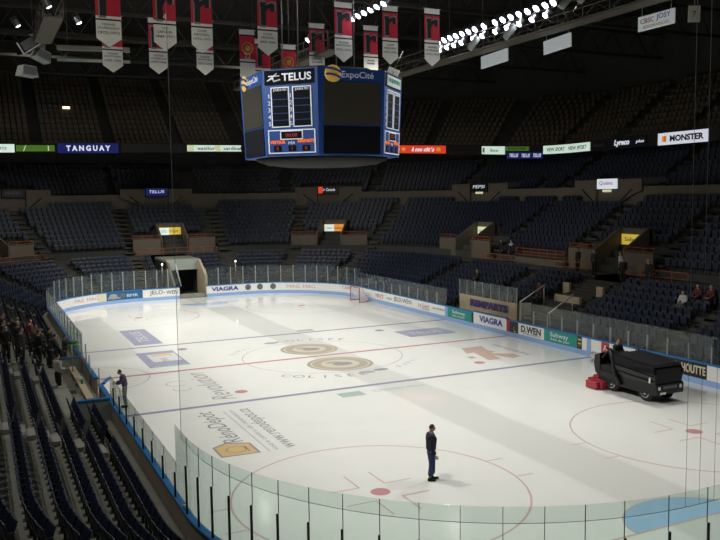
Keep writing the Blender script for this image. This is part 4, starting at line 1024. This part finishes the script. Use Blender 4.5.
def person(label, loc, rz, top, legs, shoe='black', hair='hair_dark', pose=None, scale=1., collar=None, cap=None, fingers=True, sleeves=True, group=None, bulk=1.2, lb=1.):
    J = {k: Vector(p) for k, p in STAND.items()}
    for k, p in (pose or {}).items(): J[k] = Vector(p)
    e = empty('person', label, 'person', loc, rz, group); e.scale = (scale,)*3
    # body: trunk, head, limbs in one skinned surface
    ch = [[(J['pelvis'], (.13, .10)), (J['waist'], (.12, .09)), (J['chest'], (.145, .10)), (J['collar'], .075), (J['neck'], .055), (J['head'], (.078, .095)), (J['crown'], (.06, .07))]]
    for s in 'LR':
        ch.append([(J['collar'], .075), (J['s'+s], .062), (J['e'+s], .042), (J['w'+s], .028)])
        ch.append([(J['pelvis'], (.13, .10)), (J['h'+s], .085), (J['k'+s], .055), (J['a'+s], .038)])
    v, f = skin(ch); b = MB(); b.add(v, f, '_', True)
    for s, sg in (('L', 1), ('R', -1)):
        w = J['w'+s]; d = (w-J['e'+s]).normalized(); side = Vector((1, 0, 0)); n = d.cross(side).normalized(); side = n.cross(d).normalized()
        fwd = -n if n.y < 0 else n
        palm = [(w, .026), (w+d*.05, (.034, .020)), (w+d*.095, (.034, .018))]
        v, f = skin([palm]); b.add(v, f, '_', True)
        if fingers:
            for i, L in enumerate((.062, .072, .068, .052)):
                base = w+d*.085+fwd*(.028-.019*i); k1 = base+d*L*.55+side*.008*sg; k2 = base+d*L*.92+side*.028*sg
                v, f = skin([[(base, .0092), (k1, .0085), (k2, .007)]], 0); b.add(v, f, '_', True)
            base = w+d*.03+fwd*.022; v, f = skin([[(base, .011), (base+fwd*.028+d*.03, .010), (base+fwd*.036+d*.062, .008)]], 0); b.add(v, f, '_', True)
    # face
    hd = J['head']; up = (J['crown']-J['neck']).normalized()
    HF = Matrix.Translation(hd)
    b.ball(HF @ Vector((0, .012, .005)), (.076, .092, .112), n=3)
    v = [HF @ Vector(p) for p in ((-.016, .088, -.03), (.016, .088, -.03), (0, .122, -.026), (0, .098, .022), (-.01, .09, .02), (.01, .09, .02))]
    b.add(v, [[0, 2, 4], [2, 3, 4], [2, 1, 5], [3, 2, 5], [0, 1, 2]], '_')
    for sg in (-1, 1): b.ball(HF @ Vector((sg*.078, 0, 0)), (.012, .022, .034), n=1)
    body = b.build('body', M['skin'], e)
    b = MB()
    for sg in (-1, 1): b.ball(HF @ Vector((sg*.030, .094, .016)), (.012, .007, .008), n=1)
    b.build('eyes', M['eye'], body)
    b = MB(); b.ball(HF @ Vector((0, .093, -.058)), (.024, .008, .006), n=1); b.build('mouth', M['ink_pink'], body)
    # hair: shell over the skull, open at the face
    bm = bmesh.new(); bmesh.ops.create_uvsphere(bm, u_segments=20, v_segments=12, radius=1)
    dele = [q for q in bm.verts if (q.co.z < -.25) or (q.co.y > .45 and q.co.z < .52) or (q.co.y > .15 and q.co.z < .1)]
    bmesh.ops.delete(bm, geom=dele, context='VERTS')
    for q in bm.verts: q.co = HF @ Vector((q.co.x*.086, q.co.y*.104+.008, q.co.z*.122+.012))
    b = MB(); b.bm(bm, '_', True); b.build('hair', M[hair], e)
    if cap:
        b = MB(); b.lathe([(.098, .035), (.098, .08), (.075, .125), (.02, .142)], n=18, mtx=HF @ Matrix.Translation((0, .008, 0))); b.box((-.06, .08, .04), (.06, .18, .052), mtx=HF); b.build('cap', CL[cap], e)
    # jacket
    g = bulk; ga = min(bulk, 1.22)
    ch = [[(J['pelvis']+Vector((0, 0, -.04)), (.165*g, .125*g)), (J['waist'], (.155*g, .12*g)), (J['chest'], (.185*g, .135*g)), (J['collar'], (.10*ga, .085*ga)), (J['neck']+Vector((0, 0, -.02)), .068)]]
    for s in 'LR':
        wr = J['e'+s].lerp(J['w'+s], .96)
        ch.append([(J['collar'], (.10*ga, .085*ga)), (J['s'+s], .085*ga), (J['e'+s], .064*ga)]+([(wr, .048*ga)] if sleeves else []))
    v, f = skin(ch, 2); b = MB(); b.add(v, f, '_', True); jk = b.build('jacket', CL[top], e)
    if collar:
        b = MB(); b.lathe([(.075, -.03), (.07, .02), (.066, .02), (.066, -.03)], n=14, mtx=Matrix.Translation(J['neck'])); b.build('collar', CL[collar], jk)
    ch = [[(J['waist']+Vector((0, 0, -.04)), (.15, .125)), (J['pelvis'], (.165, .14))]]
    for s in 'LR':
        an = J['k'+s].lerp(J['a'+s], .93)
        ch.append([(J['pelvis'], (.155, .12)), (J['h'+s], .12*lb), (J['k'+s], .088*lb), (an, .075*lb)])
    v, f = skin(ch, 2); b = MB(); b.add(v, f, '_', True); b.build('trousers', CL[legs], e)
    for s in 'LR':
        a = J['a'+s]; b = MB(); b.box((-.045, -.07, 0), (.045, .20, .075), bev=.03, seg=2); b.box((-.04, -.06, .03), (.04, .05, .12), bev=.025, seg=2)
        o = b.build('shoe', CL[shoe], e); o.location = (a.x, a.y, a.z-.10)
    return e
def arms(**k): return k
# the man standing alone on the ice, in profile
person('man in dark jacket and blue jeans standing alone on the ice', (-4.80, -20.30, .0), math.radians(-112), 'navy', 'jeans', pose=dict(wR=(.25, .10, .86), eR=(.25, -.03, 1.12), wL=(-.22, .10, .87), eL=(-.25, -.04, 1.12), aL=(-.09, .05, .10), aR=(.09, -.06, .10), kL=(-.09, .05, .50)), scale=1.03, bulk=1.42, lb=1.22)
# at the open bench gate
person('person in purple-brown top standing on the ice at the bench gate', (-12.05, -6.25, 0), math.radians(75), 'purple', 'grey', pose=dict(chest=(0, .06, 1.30), collar=(0, .10, 1.45), neck=(0, .13, 1.50), head=(0, .19, 1.60), crown=(0, .20, 1.69), sL=(-.185, .09, 1.40), sR=(.185, .09, 1.40), eL=(-.24, .16, 1.14), eR=(.24, .16, 1.14), wL=(-.16, .40, 1.14), wR=(.18, .40, 1.12)), scale=.98, cap=None)
person('person in white shirt and dark trousers standing behind the players bench', (-14.55, -3.4, .37), math.radians(-60), 'white', 'black', hair='hair_dark', pose=dict(wL=(-.20, .26, 1.06), wR=(.22, .26, 1.08)), scale=.98)
# the group in the bench-side stand
crowd = [((-13.75, 1.9, .35), 'black', 'black', 0, 'person in black with one arm raised, nearest the bench glass', dict(eR=(.30, .15, 1.30), wR=(.22, .36, 1.42))),
         ((-14.55, .9, .66), 'char', 'black', 20, 'person in charcoal leaning beside the glass above the bench', dict(chest=(0, .10, 1.28), collar=(0, .18, 1.42), neck=(0, .22, 1.47), head=(0, .30, 1.56), crown=(0, .32, 1.65), sL=(-.18, .16, 1.38), sR=(.18, .16, 1.38), eL=(-.23, .25, 1.12), eR=(.23, .25, 1.12), wL=(-.15, .42, 1.0), wR=(.15, .42, 1.0))),
         ((-15.1, 2.3, .97), 'brown', 'black', -50, 'person in brown jacket reaching forward in the group by the bench', dict(eR=(.22, .22, 1.30), wR=(.12, .46, 1.32), eL=(-.22, .20, 1.22), wL=(-.12, .40, 1.2))),
         ((-15.25, 4.4, .97), 'red', 'black', -30, 'person in dark red top farther up the same row as the brown jacket', dict(wL=(-.2, .2, .95))),
         ((-15.95, 1.6, 1.28), 'black', 'black', -60, 'pale-haired person in black standing in the middle of the group', dict(wL=(-.15, .3, 1.1), wR=(.15, .3, 1.1))),
         ((-15.9, 3.6, 1.28), 'char', 'char', -70, 'person in charcoal behind the brown jacket, arms down', {}),
         ((-16.6, 3.0, 1.59), 'black', 'black', -40, 'person in black with folded arms at the back of the group', dict(eL=(-.25, .1, 1.15), eR=(.25, .1, 1.15), wL=(.08, .22, 1.18), wR=(-.08, .22, 1.2))),
         ((-14.4, 2.9, .66), 'black', 'char', -10, 'person in black turned to the bench glass, between brown jacket and glass', dict(wL=(-.1, .3, 1.2))),
         ((-15.1, .2, .97), 'black', 'black', 30, 'person in black on the row behind the leaning charcoal figure', dict(wR=(.2, .25, 1.0))),
         ((-15.9, -.6, 1.28), 'char', 'black', -30, 'person in charcoal at the camera end of the group by the bench', {}),
         ((-16.6, -1.5, 1.59), 'black', 'black', -80, 'person in black nearest the camera, back row of the group', dict(wL=(-.2, .22, .95))),
         ((-17.3, 1.2, 1.9), 'black', 'black', -45, 'person in black highest up in the group by the bench', {}),
         ((-16.65, .4, 1.59), 'black', 'black', -20, 'person in black standing apart at the aisle end of the group', dict(wR=(.28, .2, .95)))]
for i, (loc, top, legs, a, lab, ps) in enumerate(crowd):
    person(lab, loc, math.radians(-90+a), top, legs, pose=ps, hair='hair_white' if i == 4 else ('hair_brown' if i == 3 else 'hair_dark'), fingers=True, group=None)
# scattered people in the penalty-side stand
SITP = dict(pelvis=(0, -.05, .50), waist=(0, -.05, .64), chest=(0, -.02, .86), collar=(0, -.02, 1.0), neck=(0, 0, 1.06), head=(0, .02, 1.18), crown=(0, .01, 1.27), sL=(-.185, -.02, .95), sR=(.185, -.02, .95), eL=(-.24, .05, .70), eR=(.24, .05, .70), wL=(-.12, .28, .62), wR=(.12, .28, .62),
            hL=(-.10, .0, .48), hR=(.10, 0, .48), kL=(-.11, .42, .48), kR=(.11, .42, .48), aL=(-.11, .40, .10), aR=(.11, .40, .10))
other = [((21.2, 3.0, 3.40), 'black', 'black', 80, 'person in black standing by the concrete wall at the exit portal', {}, None, None),
         ((21.1, 1.2, 3.40), 'char', 'black', 100, 'person in charcoal beside the one in black at the exit portal', dict(wL=(-.2, .25, 1.05)), None, None),
         ((20.9, -1.55, 3.40), 'white', 'black', 60, 'person in pale top behind the orange railing at the exit stair', {}, None, None),
         ((20.3, -2.4, 3.10), 'black', 'black', 110, 'person in black standing below the pale top person', {}, None, None),
         ((20.3, -4.6, 3.10), 'black', 'black', 90, 'person in black with white cap standing above the penalty side rows', {}, 'white', None),
         ((17.5, 10.3, 1.95), 'black', 'black', 90, 'white-haired person sitting above the penalty box', SITP, None, 'hair_white'),
         ((19.0, -9.6, 2.6), 'red', 'black', 95, 'person in dark red sitting in a cluster near the white board', SITP, None, None),
         ((19.0, -10.5, 2.6), 'red', 'black', 85, 'second person in dark red sitting farther along the cluster', SITP, None, 'hair_white'),
         ((18.2, -9.3, 2.25), 'white', 'grey', 95, 'person in pale top sitting in front of the dark red pair', SITP, None, None),
         ((16.9, 1.85, 1.3), 'red', 'black', 90, 'person in dark red standing at the top of the exit stair rail', {}, None, None),
         ((23.3, 13.8, 3.42), 'white', 'black', 90, 'person in white top standing at the portal beyond the penalty box', {}, None, None),
         ((23.0, 14.8, 3.42), 'black', 'black', 90, 'person in black beside the white top at the far portal', {}, None, None)]
for loc, top, legs, a, lab, ps, cap, hr in other:
    person(lab, loc, math.radians(a), top, legs, pose=ps, cap=cap, hair=hr or 'hair_dark')

# ------------------------------------------------------------------ the ice resurfacer
zr = -PI/2
e = empty('ice_resurfacer', 'black ice resurfacer with red conditioner driving on the ice', 'ice resurfacer', (9.09, -15.2, 0), zr); e.scale = (1., .86, 1.)
def zp(fn, name, m, parent=None):
    b = MB(); fn(b); return b.build(name, M[m], parent or e)
# local x = forwards, y = left
zp(lambda b: b.prism([(-1.75, .36), (1.58, .36), (1.66, .5), (1.66, .86), (-1.75, .86)], -.86, .86, 'y'), 'chassis', 'blackgloss')
def tank(b):
    # raked sides, high and slightly humped towards the driver
    lo = [(-.75, -.88, .84), (1.70, -.88, .84), (1.70, .88, .84), (-.75, .88, .84)]
    mi = [(-.80, -1.0, 1.3), (1.74, -1.0, 1.3), (1.74, 1.0, 1.3), (-.80, 1.0, 1.3)]
    hi = [(-.72, -.93, 1.78), (1.66, -.93, 1.60), (1.66, .93, 1.60), (-.72, .93, 1.78)]
    b.add(lo+mi+hi, [[0, 3, 2, 1]]+[[i+4*k, (i+1) % 4+4*k, (i+1) % 4+4+4*k, i+4+4*k] for k in (0, 1) for i in range(4)]+[[8, 9, 10, 11]])
tk = zp(tank, 'snow_tank', 'blackgloss')
def lid(b):
    b.prism([(-.66, 1.77), (1.62, 1.60), (1.5, 1.68), (-.1, 1.84), (-.6, 1.86)], -.86, .86, 'y')
zp(lid, 'tank_lid', 'black', tk)
def seams(b):
    b.tube([(-.7, -.99, 1.42), (.1, -1.0, 1.32), (1.70, -1.0, 1.22)], .022, n=5); b.tube([(-.5, -.97, 1.10), (.6, -.97, 1.02), (1.70, -.965, 1.0)], .018, n=5)
zp(seams, 'side_rib', 'ink_grey2' if 'ink_grey2' in M else 'sb_black', tk)
zp(lambda b: b.box((1.70, -.84, .95), (1.76, .84, 1.52), bev=.03), 'tank_door', 'black', tk)
zp(lambda b: b.prism([(1.62, .38), (1.80, .42), (1.80, .84), (1.70, .90)], -.93, .93, 'y'), 'front_bumper', 'blackgloss')
zp(lambda b: b.box((1.80, -.45, .66), (1.825, .45, .78), bev=.01), 'front_grille', 'ink_grey')
for y in (-.72, .72): zp(lambda b: b.lathe([(.08, 0), (.08, .03), (.04, .045)], n=14, mtx=Matrix.Translation((1.79, y, .70)) @ Matrix.Rotation(PI/2, 4, 'Y')), 'headlamp', 'b_white')
zp(lambda b: b.box((1.79, -.66, .42), (1.82, -.28, .52), bev=.01), 'front_plate', 'b_white')
zp(lambda b: b.box((1.42, -1.0, .90), (1.50, -.93, 1.14), bev=.01), 'side_marker', 'b_white')
for x in (1.03, -1.02):
    for y in (-.66, .66):
        def wh(b): b.lathe([(.22, -.14), (.36, -.13), (.40, -.08), (.40, .08), (.36, .13), (.22, .14)], n=26, mtx=Matrix.Translation((x, y, .40)) @ Matrix.Rotation(PI/2, 4, 'X'))
        w = zp(wh, 'wheel', 'rubber')
        def rim(b):
            b.lathe([(.02, -.17), (.09, -.18), (.12, -.13), (.25, -.145), (.26, -.12), (.26, .12), (.25, .145), (.12, .13), (.09, .18), (.02, .17)], n=22, mtx=Matrix.Translation((x, y, .40)) @ Matrix.Rotation(PI/2, 4, 'X'))
        zp(rim, 'rim', 'chrome', w)
        zp(lambda b: b.prism([(x+.5*math.cos(q), .42+.5*math.sin(q)) for q in [PI*k/8 for k in range(9)]]+[(x+.45*math.cos(q), .42+.45*math.sin(q)) for q in [PI*k/8 for k in range(8, -1, -1)]], y-.16, y+.16, 'y'), 'fender', 'black')
for y in (-.94, .94):
    zp(lambda b: b.tube([(-.35, y, .45), (-.62, y, .9), (-.78, y, 1.5), (-1.0, y, 1.95), (-1.2, y, 2.0)], [.13, .12, .11, .09, .07], n=8), 'lift_arm', 'blackgloss')
zp(lambda b: (b.box((-1.72, -.85, .84), (-.75, .85, 1.15), bev=.04), b.box((-1.5, -.35, 1.15), (-1.05, .35, 1.42), bev=.05, seg=2), b.box((-1.62, -.35, 1.35), (-1.5, .35, 1.8), bev=.05, seg=2)), 'driver_platform', 'black')
zp(lambda b: (b.tube([(-.75, .0, 1.25), (-.92, 0, 1.72)], .03, n=6), b.lathe([(.2, -.02), (.22, 0), (.2, .02), (.18, 0)], n=18, mtx=Matrix.Translation((-.94, 0, 1.74)) @ Matrix.Rotation(-.5, 4, 'Y'), ends=False)), 'steering_wheel', 'rubber')
zp(lambda b: b.prism([(-1.70, .55), (-2.0, .75), (-2.08, 1.1), (-2.05, 1.55), (-1.70, 1.68)], -.88, .88, 'y'), 'rear_housing', 'blackgloss')
for z in (1.10, 1.46):
    zp(lambda b: b.lathe([(.03, -.34), (.12, -.32), (.155, -.26), (.155, .26), (.12, .32), (.03, .34)], n=18, mtx=Matrix.Translation((-2.24, -.66, z)) @ Matrix.Rotation(PI/2, 4, 'Y') @ Matrix.Translation((0, 0, .12))), 'gas_bottle', 'steel')
cd = zp(lambda b: b.prism([(-2.25, .03), (-1.30, .03), (-1.30, .36), (-1.55, .46), (-2.25, .44)], -1.12, 1.12, 'y'), 'conditioner', 'red')
zp(lambda b: b.box((-2.2, -1.36, .03), (-1.45, -1.12, .36), bev=.03), 'side_brush', 'red', cd); zp(lambda b: b.box((-2.15, -.9, .42), (-1.75, .9, .58), bev=.04), 'auger_cover', 'red', cd)
for y in (-.75, .75): zp(lambda b: b.tube([(-1.4, y, .75), (-1.75, y, .72), (-1.95, y, .45)], .05, n=7), 'conditioner_arm', 'steel')
def hoses(b):
    for k in range(5): b.tube([(-.7, -.7+.15*k, 1.8), (-1.0-.08*k, -.85, 2.0-.05*k), (-1.5, -.86, 1.55), (-1.95, -.5+.1*k, 1.2)], .03, n=6)
zp(hoses, 'hose', 'rubber')
person('driver in black sitting at the rear of the ice resurfacer', (9.0, -13.95, 1.05), PI, 'black', 'black', pose=SITP, hair='hair_brown')

# ------------------------------------------------------------------ goal frame pushed to the far corner
e = empty('hockey_goal', 'red goal frame with white net pushed against the far corner boards', 'goal', (11.68, 20.45, 0), math.radians(-90))
b = MB(); b.tube([(-.92, 0, 0), (-.92, 0, 1.2), (-.86, 0, 1.24), (.86, 0, 1.24), (.92, 0, 1.2), (.92, 0, 0)], .035, n=8); b.build('post_frame', M['red'], e)
b = MB(); b.tube([(-.92, 0, .03), (-1.0, .55, .03), (-.6, 1.1, .03), (.6, 1.1, .03), (1.0, .55, .03), (.92, 0, .03)], .03, n=7); b.build('base_frame', M['red'], e)
nm = bpy.data.materials.new('goal_net'); nm.use_nodes = True; nt = nm.node_tree; nt.nodes.clear()
out = nt.nodes.new('ShaderNodeOutputMaterial'); tr = nt.nodes.new('ShaderNodeBsdfTransparent'); df = nt.nodes.new('ShaderNodeBsdfDiffuse'); mx = nt.nodes.new('ShaderNodeMixShader')
df.inputs['Color'].default_value = (.75, .74, .70, 1); mx.inputs[0].default_value = .35
nt.links.new(tr.outputs[0], mx.inputs[1]); nt.links.new(df.outputs[0], mx.inputs[2]); nt.links.new(mx.outputs[0], out.inputs['Surface'])
b = MB(); lo = [(-.92, 0, .03), (-1.0, .55, .03), (-.6, 1.1, .03), (.6, 1.1, .03), (1.0, .55, .03), (.92, 0, .03)]; hi = [(-.90, 0, 1.22), (-.9, .30, 1.22), (-.55, .55, 1.2), (.55, .55, 1.2), (.9, .30, 1.22), (.90, 0, 1.22)]
b.add(lo+hi, [[i, i+1, 7+i, 6+i] for i in range(5)]+[[6, 7, 8, 9, 10, 11]]); b.build('net', nm, e)

# ------------------------------------------------------------------ players' bench
e = empty('bench_partition', "blue-topped pale partition closing the players' bench on the camera side", 'partition', (-13.65, -9.15, .35))
b = MB(); b.box((-.72, -.05, 0), (.55, .05, .78)); b.build('panel', M['pale'], e); b = MB(); b.box((-.74, -.08, .78), (.57, .08, .88), bev=.015); b.build('cap_rail', M['cap'], e)
e = empty('bench_partition', "blue-topped partition with glass closing the far end of players' bench", 'partition', (-13.45, .75, .35))
b = MB(); b.box((-.60, -.05, 0), (.35, .05, .72)); b.build('panel', M['pale'], e); b = MB(); b.box((-.62, -.08, .72), (.36, .08, .80), bev=.015); b.build('cap_rail', M['cap'], e)
b = MB(); b.box((-.58, -.006, .80), (.33, .006, 2.1)); b.build('glass', M['glass'], e)
b = MB(); b.ball((.0, -.12, 1.4), (.28, .06, .10)); b.ball((.12, -.12, 1.55), (.18, .05, .08)); o = b.build('towel', CL['green']); o.location = (-13.5, .72, .35); tag(o, 'green and white towel hung at the glass beyond the bench', 'towel')
e = empty('players_bench', "long tan wooden players' bench behind the blue-capped boards", 'bench', (-13.62, -3.6, .35))
b = MB(); b.box((-.15, -3.6, .40), (.15, 3.6, .46), bev=.012); b.build('plank', M['tan'], e)
for y in (-3.2, -1.1, 1.1, 3.2):
    b = MB(); b.box((-.12, y-.04, 0), (.12, y+.04, .40)); b.build('leg', M['steel'], e)
e = empty('bench_door_frame', 'pale upright frame with glass inside the players bench', 'frame', (-13.3, -1.3, .35))
b = MB(); b.tube([(-.4, 0, 0), (-.4, 0, 1.75), (.25, 0, 1.75), (.25, 0, 0)], .035, n=6); b.build('tube_frame', M['alu'], e); b = MB(); b.box((-.36, -.005, .5), (.21, .005, 1.7)); b.build('glass', M['glass'], e)
for i, y in enumerate((-3.1, -6.4)):
    e = empty('bench_post', ['white post standing in the players bench, beyond the gate', 'white post standing in the players bench on the camera side of gate'][i], 'post', (-13.12, y, .35))
    b = MB(); b.tube([(0, 0, 0), (0, 0, 1.55)], .035, n=8); b.build('shaft', M['alu'], e); b = MB(); b.lathe([(.08, 0), (.08, .02), (.04, .03)], n=12); b.build('base', M['steel'], e)
def bottle(x, y, z, m, lab):
    e = empty('bench_bottle', lab, 'bottle', (x, y, z)); b = MB(); b.lathe([(.05, 0), (.06, .02), (.06, .18), (.03, .22)], n=12); b.build('flask', CL[m] if m in CL else M[m], e); b = MB(); b.lathe([(.03, .22), (.03, .25), (.012, .27)], n=10); b.build('lid', M['b_white'], e)
bottle(-13.6, -4.2, .81, 'green', 'green bottle standing on the tan players bench'); bottle(-13.62, -3.9, .81, 'b_white', 'white bottle standing on the tan players bench')
b = MB(); b.box((-.14, -.35, 0), (.14, .35, .06), bev=.025, seg=2); b.box((-.1, -.2, .06), (.12, .25, .10), bev=.02); o = b.build('folded_towel', CL['white']); o.location = (-13.6, -3.3, .81); tag(o, 'white folded towel lying on the tan players bench', 'towel')

# ------------------------------------------------------------------ penalty box and the exit stair beside it
e = empty('penalty_box', 'beige penalty box front with purple capitals behind the boards', 'penalty box', (14.55, 4.75, .02))
fr = frame((0, 0, 0), (0, -1, 0))
b = MB(); b.box((0, -3.5, 0), (.12, 3.5, 1.78), bev=.01); b.build('front_wall', M['tan'], e)
b = MB(); b.box((.12, -3.5, 0), (1.2, -3.38, 1.78)); b.build('side_wall', M['tan'], e); b = MB(); b.box((.12, 3.38, 0), (1.2, 3.5, 1.78)); b.build('side_wall', M['tan'], e)
pl = MB(); pl.box((-.02, -2.6, 1.02), (0, 2.1, 1.55)); po = pl.build('banner_panel', M['concrete'], e)
text_obj('REMPARTS', .62, M['purple'], po, frame((-.026, -.25, 1.285), (0, -1, 0)), width=4.5, offset=.035)
us = [3.5-7*i/7 for i in range(8)]
for i in range(7):
    b = MB(); b.box((.02, us[i+1]+.02, 1.78), (.032, us[i]-.02, 2.85)); b.build('glass', M['glass'], e)
for y in us:
    b = MB(); b.box((.0, y-.025, 1.78), (.05, y+.025, 2.85)); b.build('post', M['alu'], e)
b = MB(); b.box((.5, -3.2, .05), (.9, 3.2, .5), bev=.02); b.build('bench', M['tan'], e)
t = MB()
for k, (D, h) in enumerate(LOW):
    for a, z0, z1 in ((D-.52, h-.31, h), (D-.89, h-.31, h-.155)):
        t.box((12.94+a, -1.75, z0-.3), (12.94+a+.55, .85, z1))
t.build('floor_stair', M['step_dim'], kind='structure')
for y, x0, z0, x1, z1, lab in ((1.05, 14.65, 1.95, 16.75, 3.0, 'pale sloping handrail of the exit stair, next to the penalty box'), (-1.85, 14.7, 1.55, 16.7, 2.65, 'pale sloping handrail of the exit stair, on the camera side')):
    e = empty('stair_handrail', lab, 'handrail', (x0, y, 0)); b = MB(); b.tube([(0, 0, z0), (x1-x0, 0, z1)], .045, n=8); b.build('rail', M['b_white'], e)
    for q in (.05, .95):
        b = MB(); b.tube([((x1-x0)*q, 0, .3+.85*q), ((x1-x0)*q, 0, z0+(z1-z0)*q)], .03, n=6); b.build('post', M['alu'], e)
t = MB(); t.box((17.3, -1.7, 1.6), (17.5, .8, 2.35)); t.box((18.6, .85, 2.2), (18.8, 1.5, 3.0)); t.box((18.6, -2.4, 2.2), (18.8, -1.8, 3.0)); t.build('wall_landing', M['tan'], kind='structure')

# ------------------------------------------------------------------ the tunnel at the far end
e = empty('rink_tunnel', 'tunnel mouth with pale lintel and dark opening at the far end', 'tunnel', (.05, 30.5, 0))
b = MB(); b.box((1.20, .2, 0), (1.40, 3.2, 2.0)); b.prism([(.2, 2.0), (3.2, 2.0), (3.2, 3.3), (2.6, 3.3)], 1.20, 1.40, 'x'); b.build('side_wall', M['tan'], e)  # orange light on this wall painted in as a lighter tan
b = MB(); b.box((-1.75, .2, 0), (-1.55, 3.2, 1.2)); b.prism([(.2, 1.2), (3.2, 1.2), (3.2, 3.3), (2.6, 3.0)], -1.75, -1.55, 'x'); b.build('side_wall', M['wallbeige'], e)
b = MB(); b.box((-1.75, 2.9, 2.35), (1.4, 3.3, 3.35), bev=.02); b.build('lintel', M['pale'], e)
b = MB(); b.box((-1.75, 3.3, 3.1), (1.6, 8.4, 3.3)); b.build('roof', M['concrete'], e)
b = MB(); b.box((-1.6, 6.2, 0), (1.3, 6.3, 3.1)); b.build('opening', M['black'], e)  # black end sheet in place of the darkness down the passage
for q in (-1.75, 1.2):
    b = MB(); b.box((q, 3.2, 0), (q+.2, 8.4, 3.1)); b.build('passage_wall', M['dark'], e)
b = MB(); b.tube([(-1.5, .3, 3.2), (-1.05, .3, 1.1)], .07, n=6); b.build('brace', M['alu'], e)
t = MB(); t.box((-1.7, 30.5, -.1), (1.45, 39., .01)); t.build('floor_tunnel', M['concrete_dark'], kind='structure')
for i, (x, y, z) in enumerate(((-2.2, 33., 2.95), (4.9, 33.2, 2.9))):
    e = empty('goal_camera_lamp', ['tiny bright lamp on the bench side of the tunnel lintel', 'tiny bright lamp on the penalty side of the tunnel'][i], 'lamp', (x, y, z)); b = MB(); b.tube([(0, 0, -1.9), (0, 0, 0)], .03, n=6); b.build('stem', M['steel'], e); b = MB(); b.ball((0, -.05, .05), .08); b.build('bulb', M['lamp_dim'], e)
# white seat back / bag lying in the far rows
b = MB(); b.box((-.16, -.08, 0), (.16, .08, .5), bev=.05, seg=2); b.box((-.1, -.1, .12), (.1, -.07, .3), bev=.02); o = b.build('paper_bag', M['b_white']); x, y = P(69., 13.2)[:2]; o.location = (x, y, 5.75); tag(o, 'small white bag left on a far-end seat', 'bag')
# litter on the near seats
for i, (x, y, z, lab) in enumerate(((-15.05, -17.3, 1.05, 'small tan cup left on the steps between the seat rows'), (-13.05, -21.7, 1.08, 'small pale puck-shaped cup standing on the blue board cap'))):
    b = MB(); b.lathe([(.035, 0), (.05, .1), (.052, .11), (.04, .11)], n=12); b.lathe([(.02, .11), (.045, .115), (.01, .125)], n=10); o = b.build('paper_cup', M['tan'] if i == 0 else M['b_white']); o.location = (x, y, z); tag(o, lab, 'cup')

# orange rails at the head of the near block
b = MB()
for z in (3.75, 4.15): b.tube([Vector((*P(u, 8.2)[:2], z)) for u in us_between(-6.5, -1., .6)], .035, n=6)
for u in us_between(-6.5, -1., 1.0): q = P(u, 8.2); b.tube([(q[0], q[1], 3.4), (q[0], q[1], 4.15)], .03, n=6)
o = b.build('concourse_railing', M['orange']); tag(o, 'orange concourse railing nearest the camera, above the near corner seats', 'railing')

# ------------------------------------------------------------------ light
def spot(loc, aim, power, ang=62, size=.6, col=(1., .985, .93), blend=.5):
    l = bpy.data.lights.new('floodlight', 'SPOT'); l.energy = power; l.spot_size = math.radians(ang); l.spot_blend = blend; l.shadow_soft_size = size; l.color = col
    o = bpy.data.objects.new('floodlight', l); COL.objects.link(o); o.location = loc
    d = Vector(aim)-Vector(loc); o.rotation_euler = d.to_track_quat('-Z', 'Y').to_euler()
PW = 7100.
for y in (-21, -12, -4, 4, 12, 21):
    k = 1.+.016*y; spot((11.4, y, 18.8), (-3.5, y*1.25, 0), PW*k, 100, blend=.8); spot((-11.9, y, 18.4), (3.5, y*1.25, 0), PW*k, 100, blend=.8)
for x, y, z in ((-24, -24, 24), (-24, -4, 24), (-24, 16, 24), (-12, 36, 24), (8, 36, 24), (24, 24, 24), (25, 8, 23.5), (25, -8, 23.5), (25, -24, 23.5), (-6, -34, 24), (0, 12, 24)):  # unseen fill spots added under the roof to lift the dim stands
    spot((x, y, z), (x, y, 0), 300. if x > 20 else (2300. if x < -20 else 750.), 160, .5, (1., .95, .86), .6)
for x in (-13, -3, 7): spot((x-3, -14, 23.5), (x+1, 4, 18), 1700., 46, .3, blend=.6)  # extra spots without fixtures, added to brighten the banners
w = bpy.data.worlds.new('world'); S.world = w; w.use_nodes = True
w.node_tree.nodes['Background'].inputs[0].default_value = (.5, .45, .38, 1); w.node_tree.nodes['Background'].inputs[1].default_value = .004

# ------------------------------------------------------------------ camera
cam = bpy.data.cameras.new('camera'); co = bpy.data.objects.new('camera', cam); COL.objects.link(co)
yaw, pit, rol = .445007537, -.0929021914, -.0140638663
F_ = Vector((math.sin(yaw)*math.cos(pit), math.cos(yaw)*math.cos(pit), math.sin(pit))); Rt = Vector((math.cos(yaw), -math.sin(yaw), 0)); Up = Rt.cross(F_)
cs, sn = math.cos(rol), math.sin(rol); Rt, Up = Rt*cs+Up*sn, Up*cs-Rt*sn
co.matrix_world = Matrix(((Rt.x, Up.x, -F_.x, -17.5305472), (Rt.y, Up.y, -F_.y, -41.9012396), (Rt.z, Up.z, -F_.z, 9.13400127), (0, 0, 0, 1)))
cam.sensor_width = 36; cam.lens = 800.843419/720*36; cam.clip_start = .1; cam.clip_end = 400
S.camera = co
S.view_settings.view_transform = 'Standard'; S.view_settings.look = 'None'; S.view_settings.gamma = 1; S.view_settings.exposure = 0.
S.view_settings.use_curve_mapping = False
S.cycles.transparent_max_bounces = 32; S.cycles.max_bounces = 6; S.cycles.sample_clamp_indirect = 4.
S.cycles.use_denoising = True
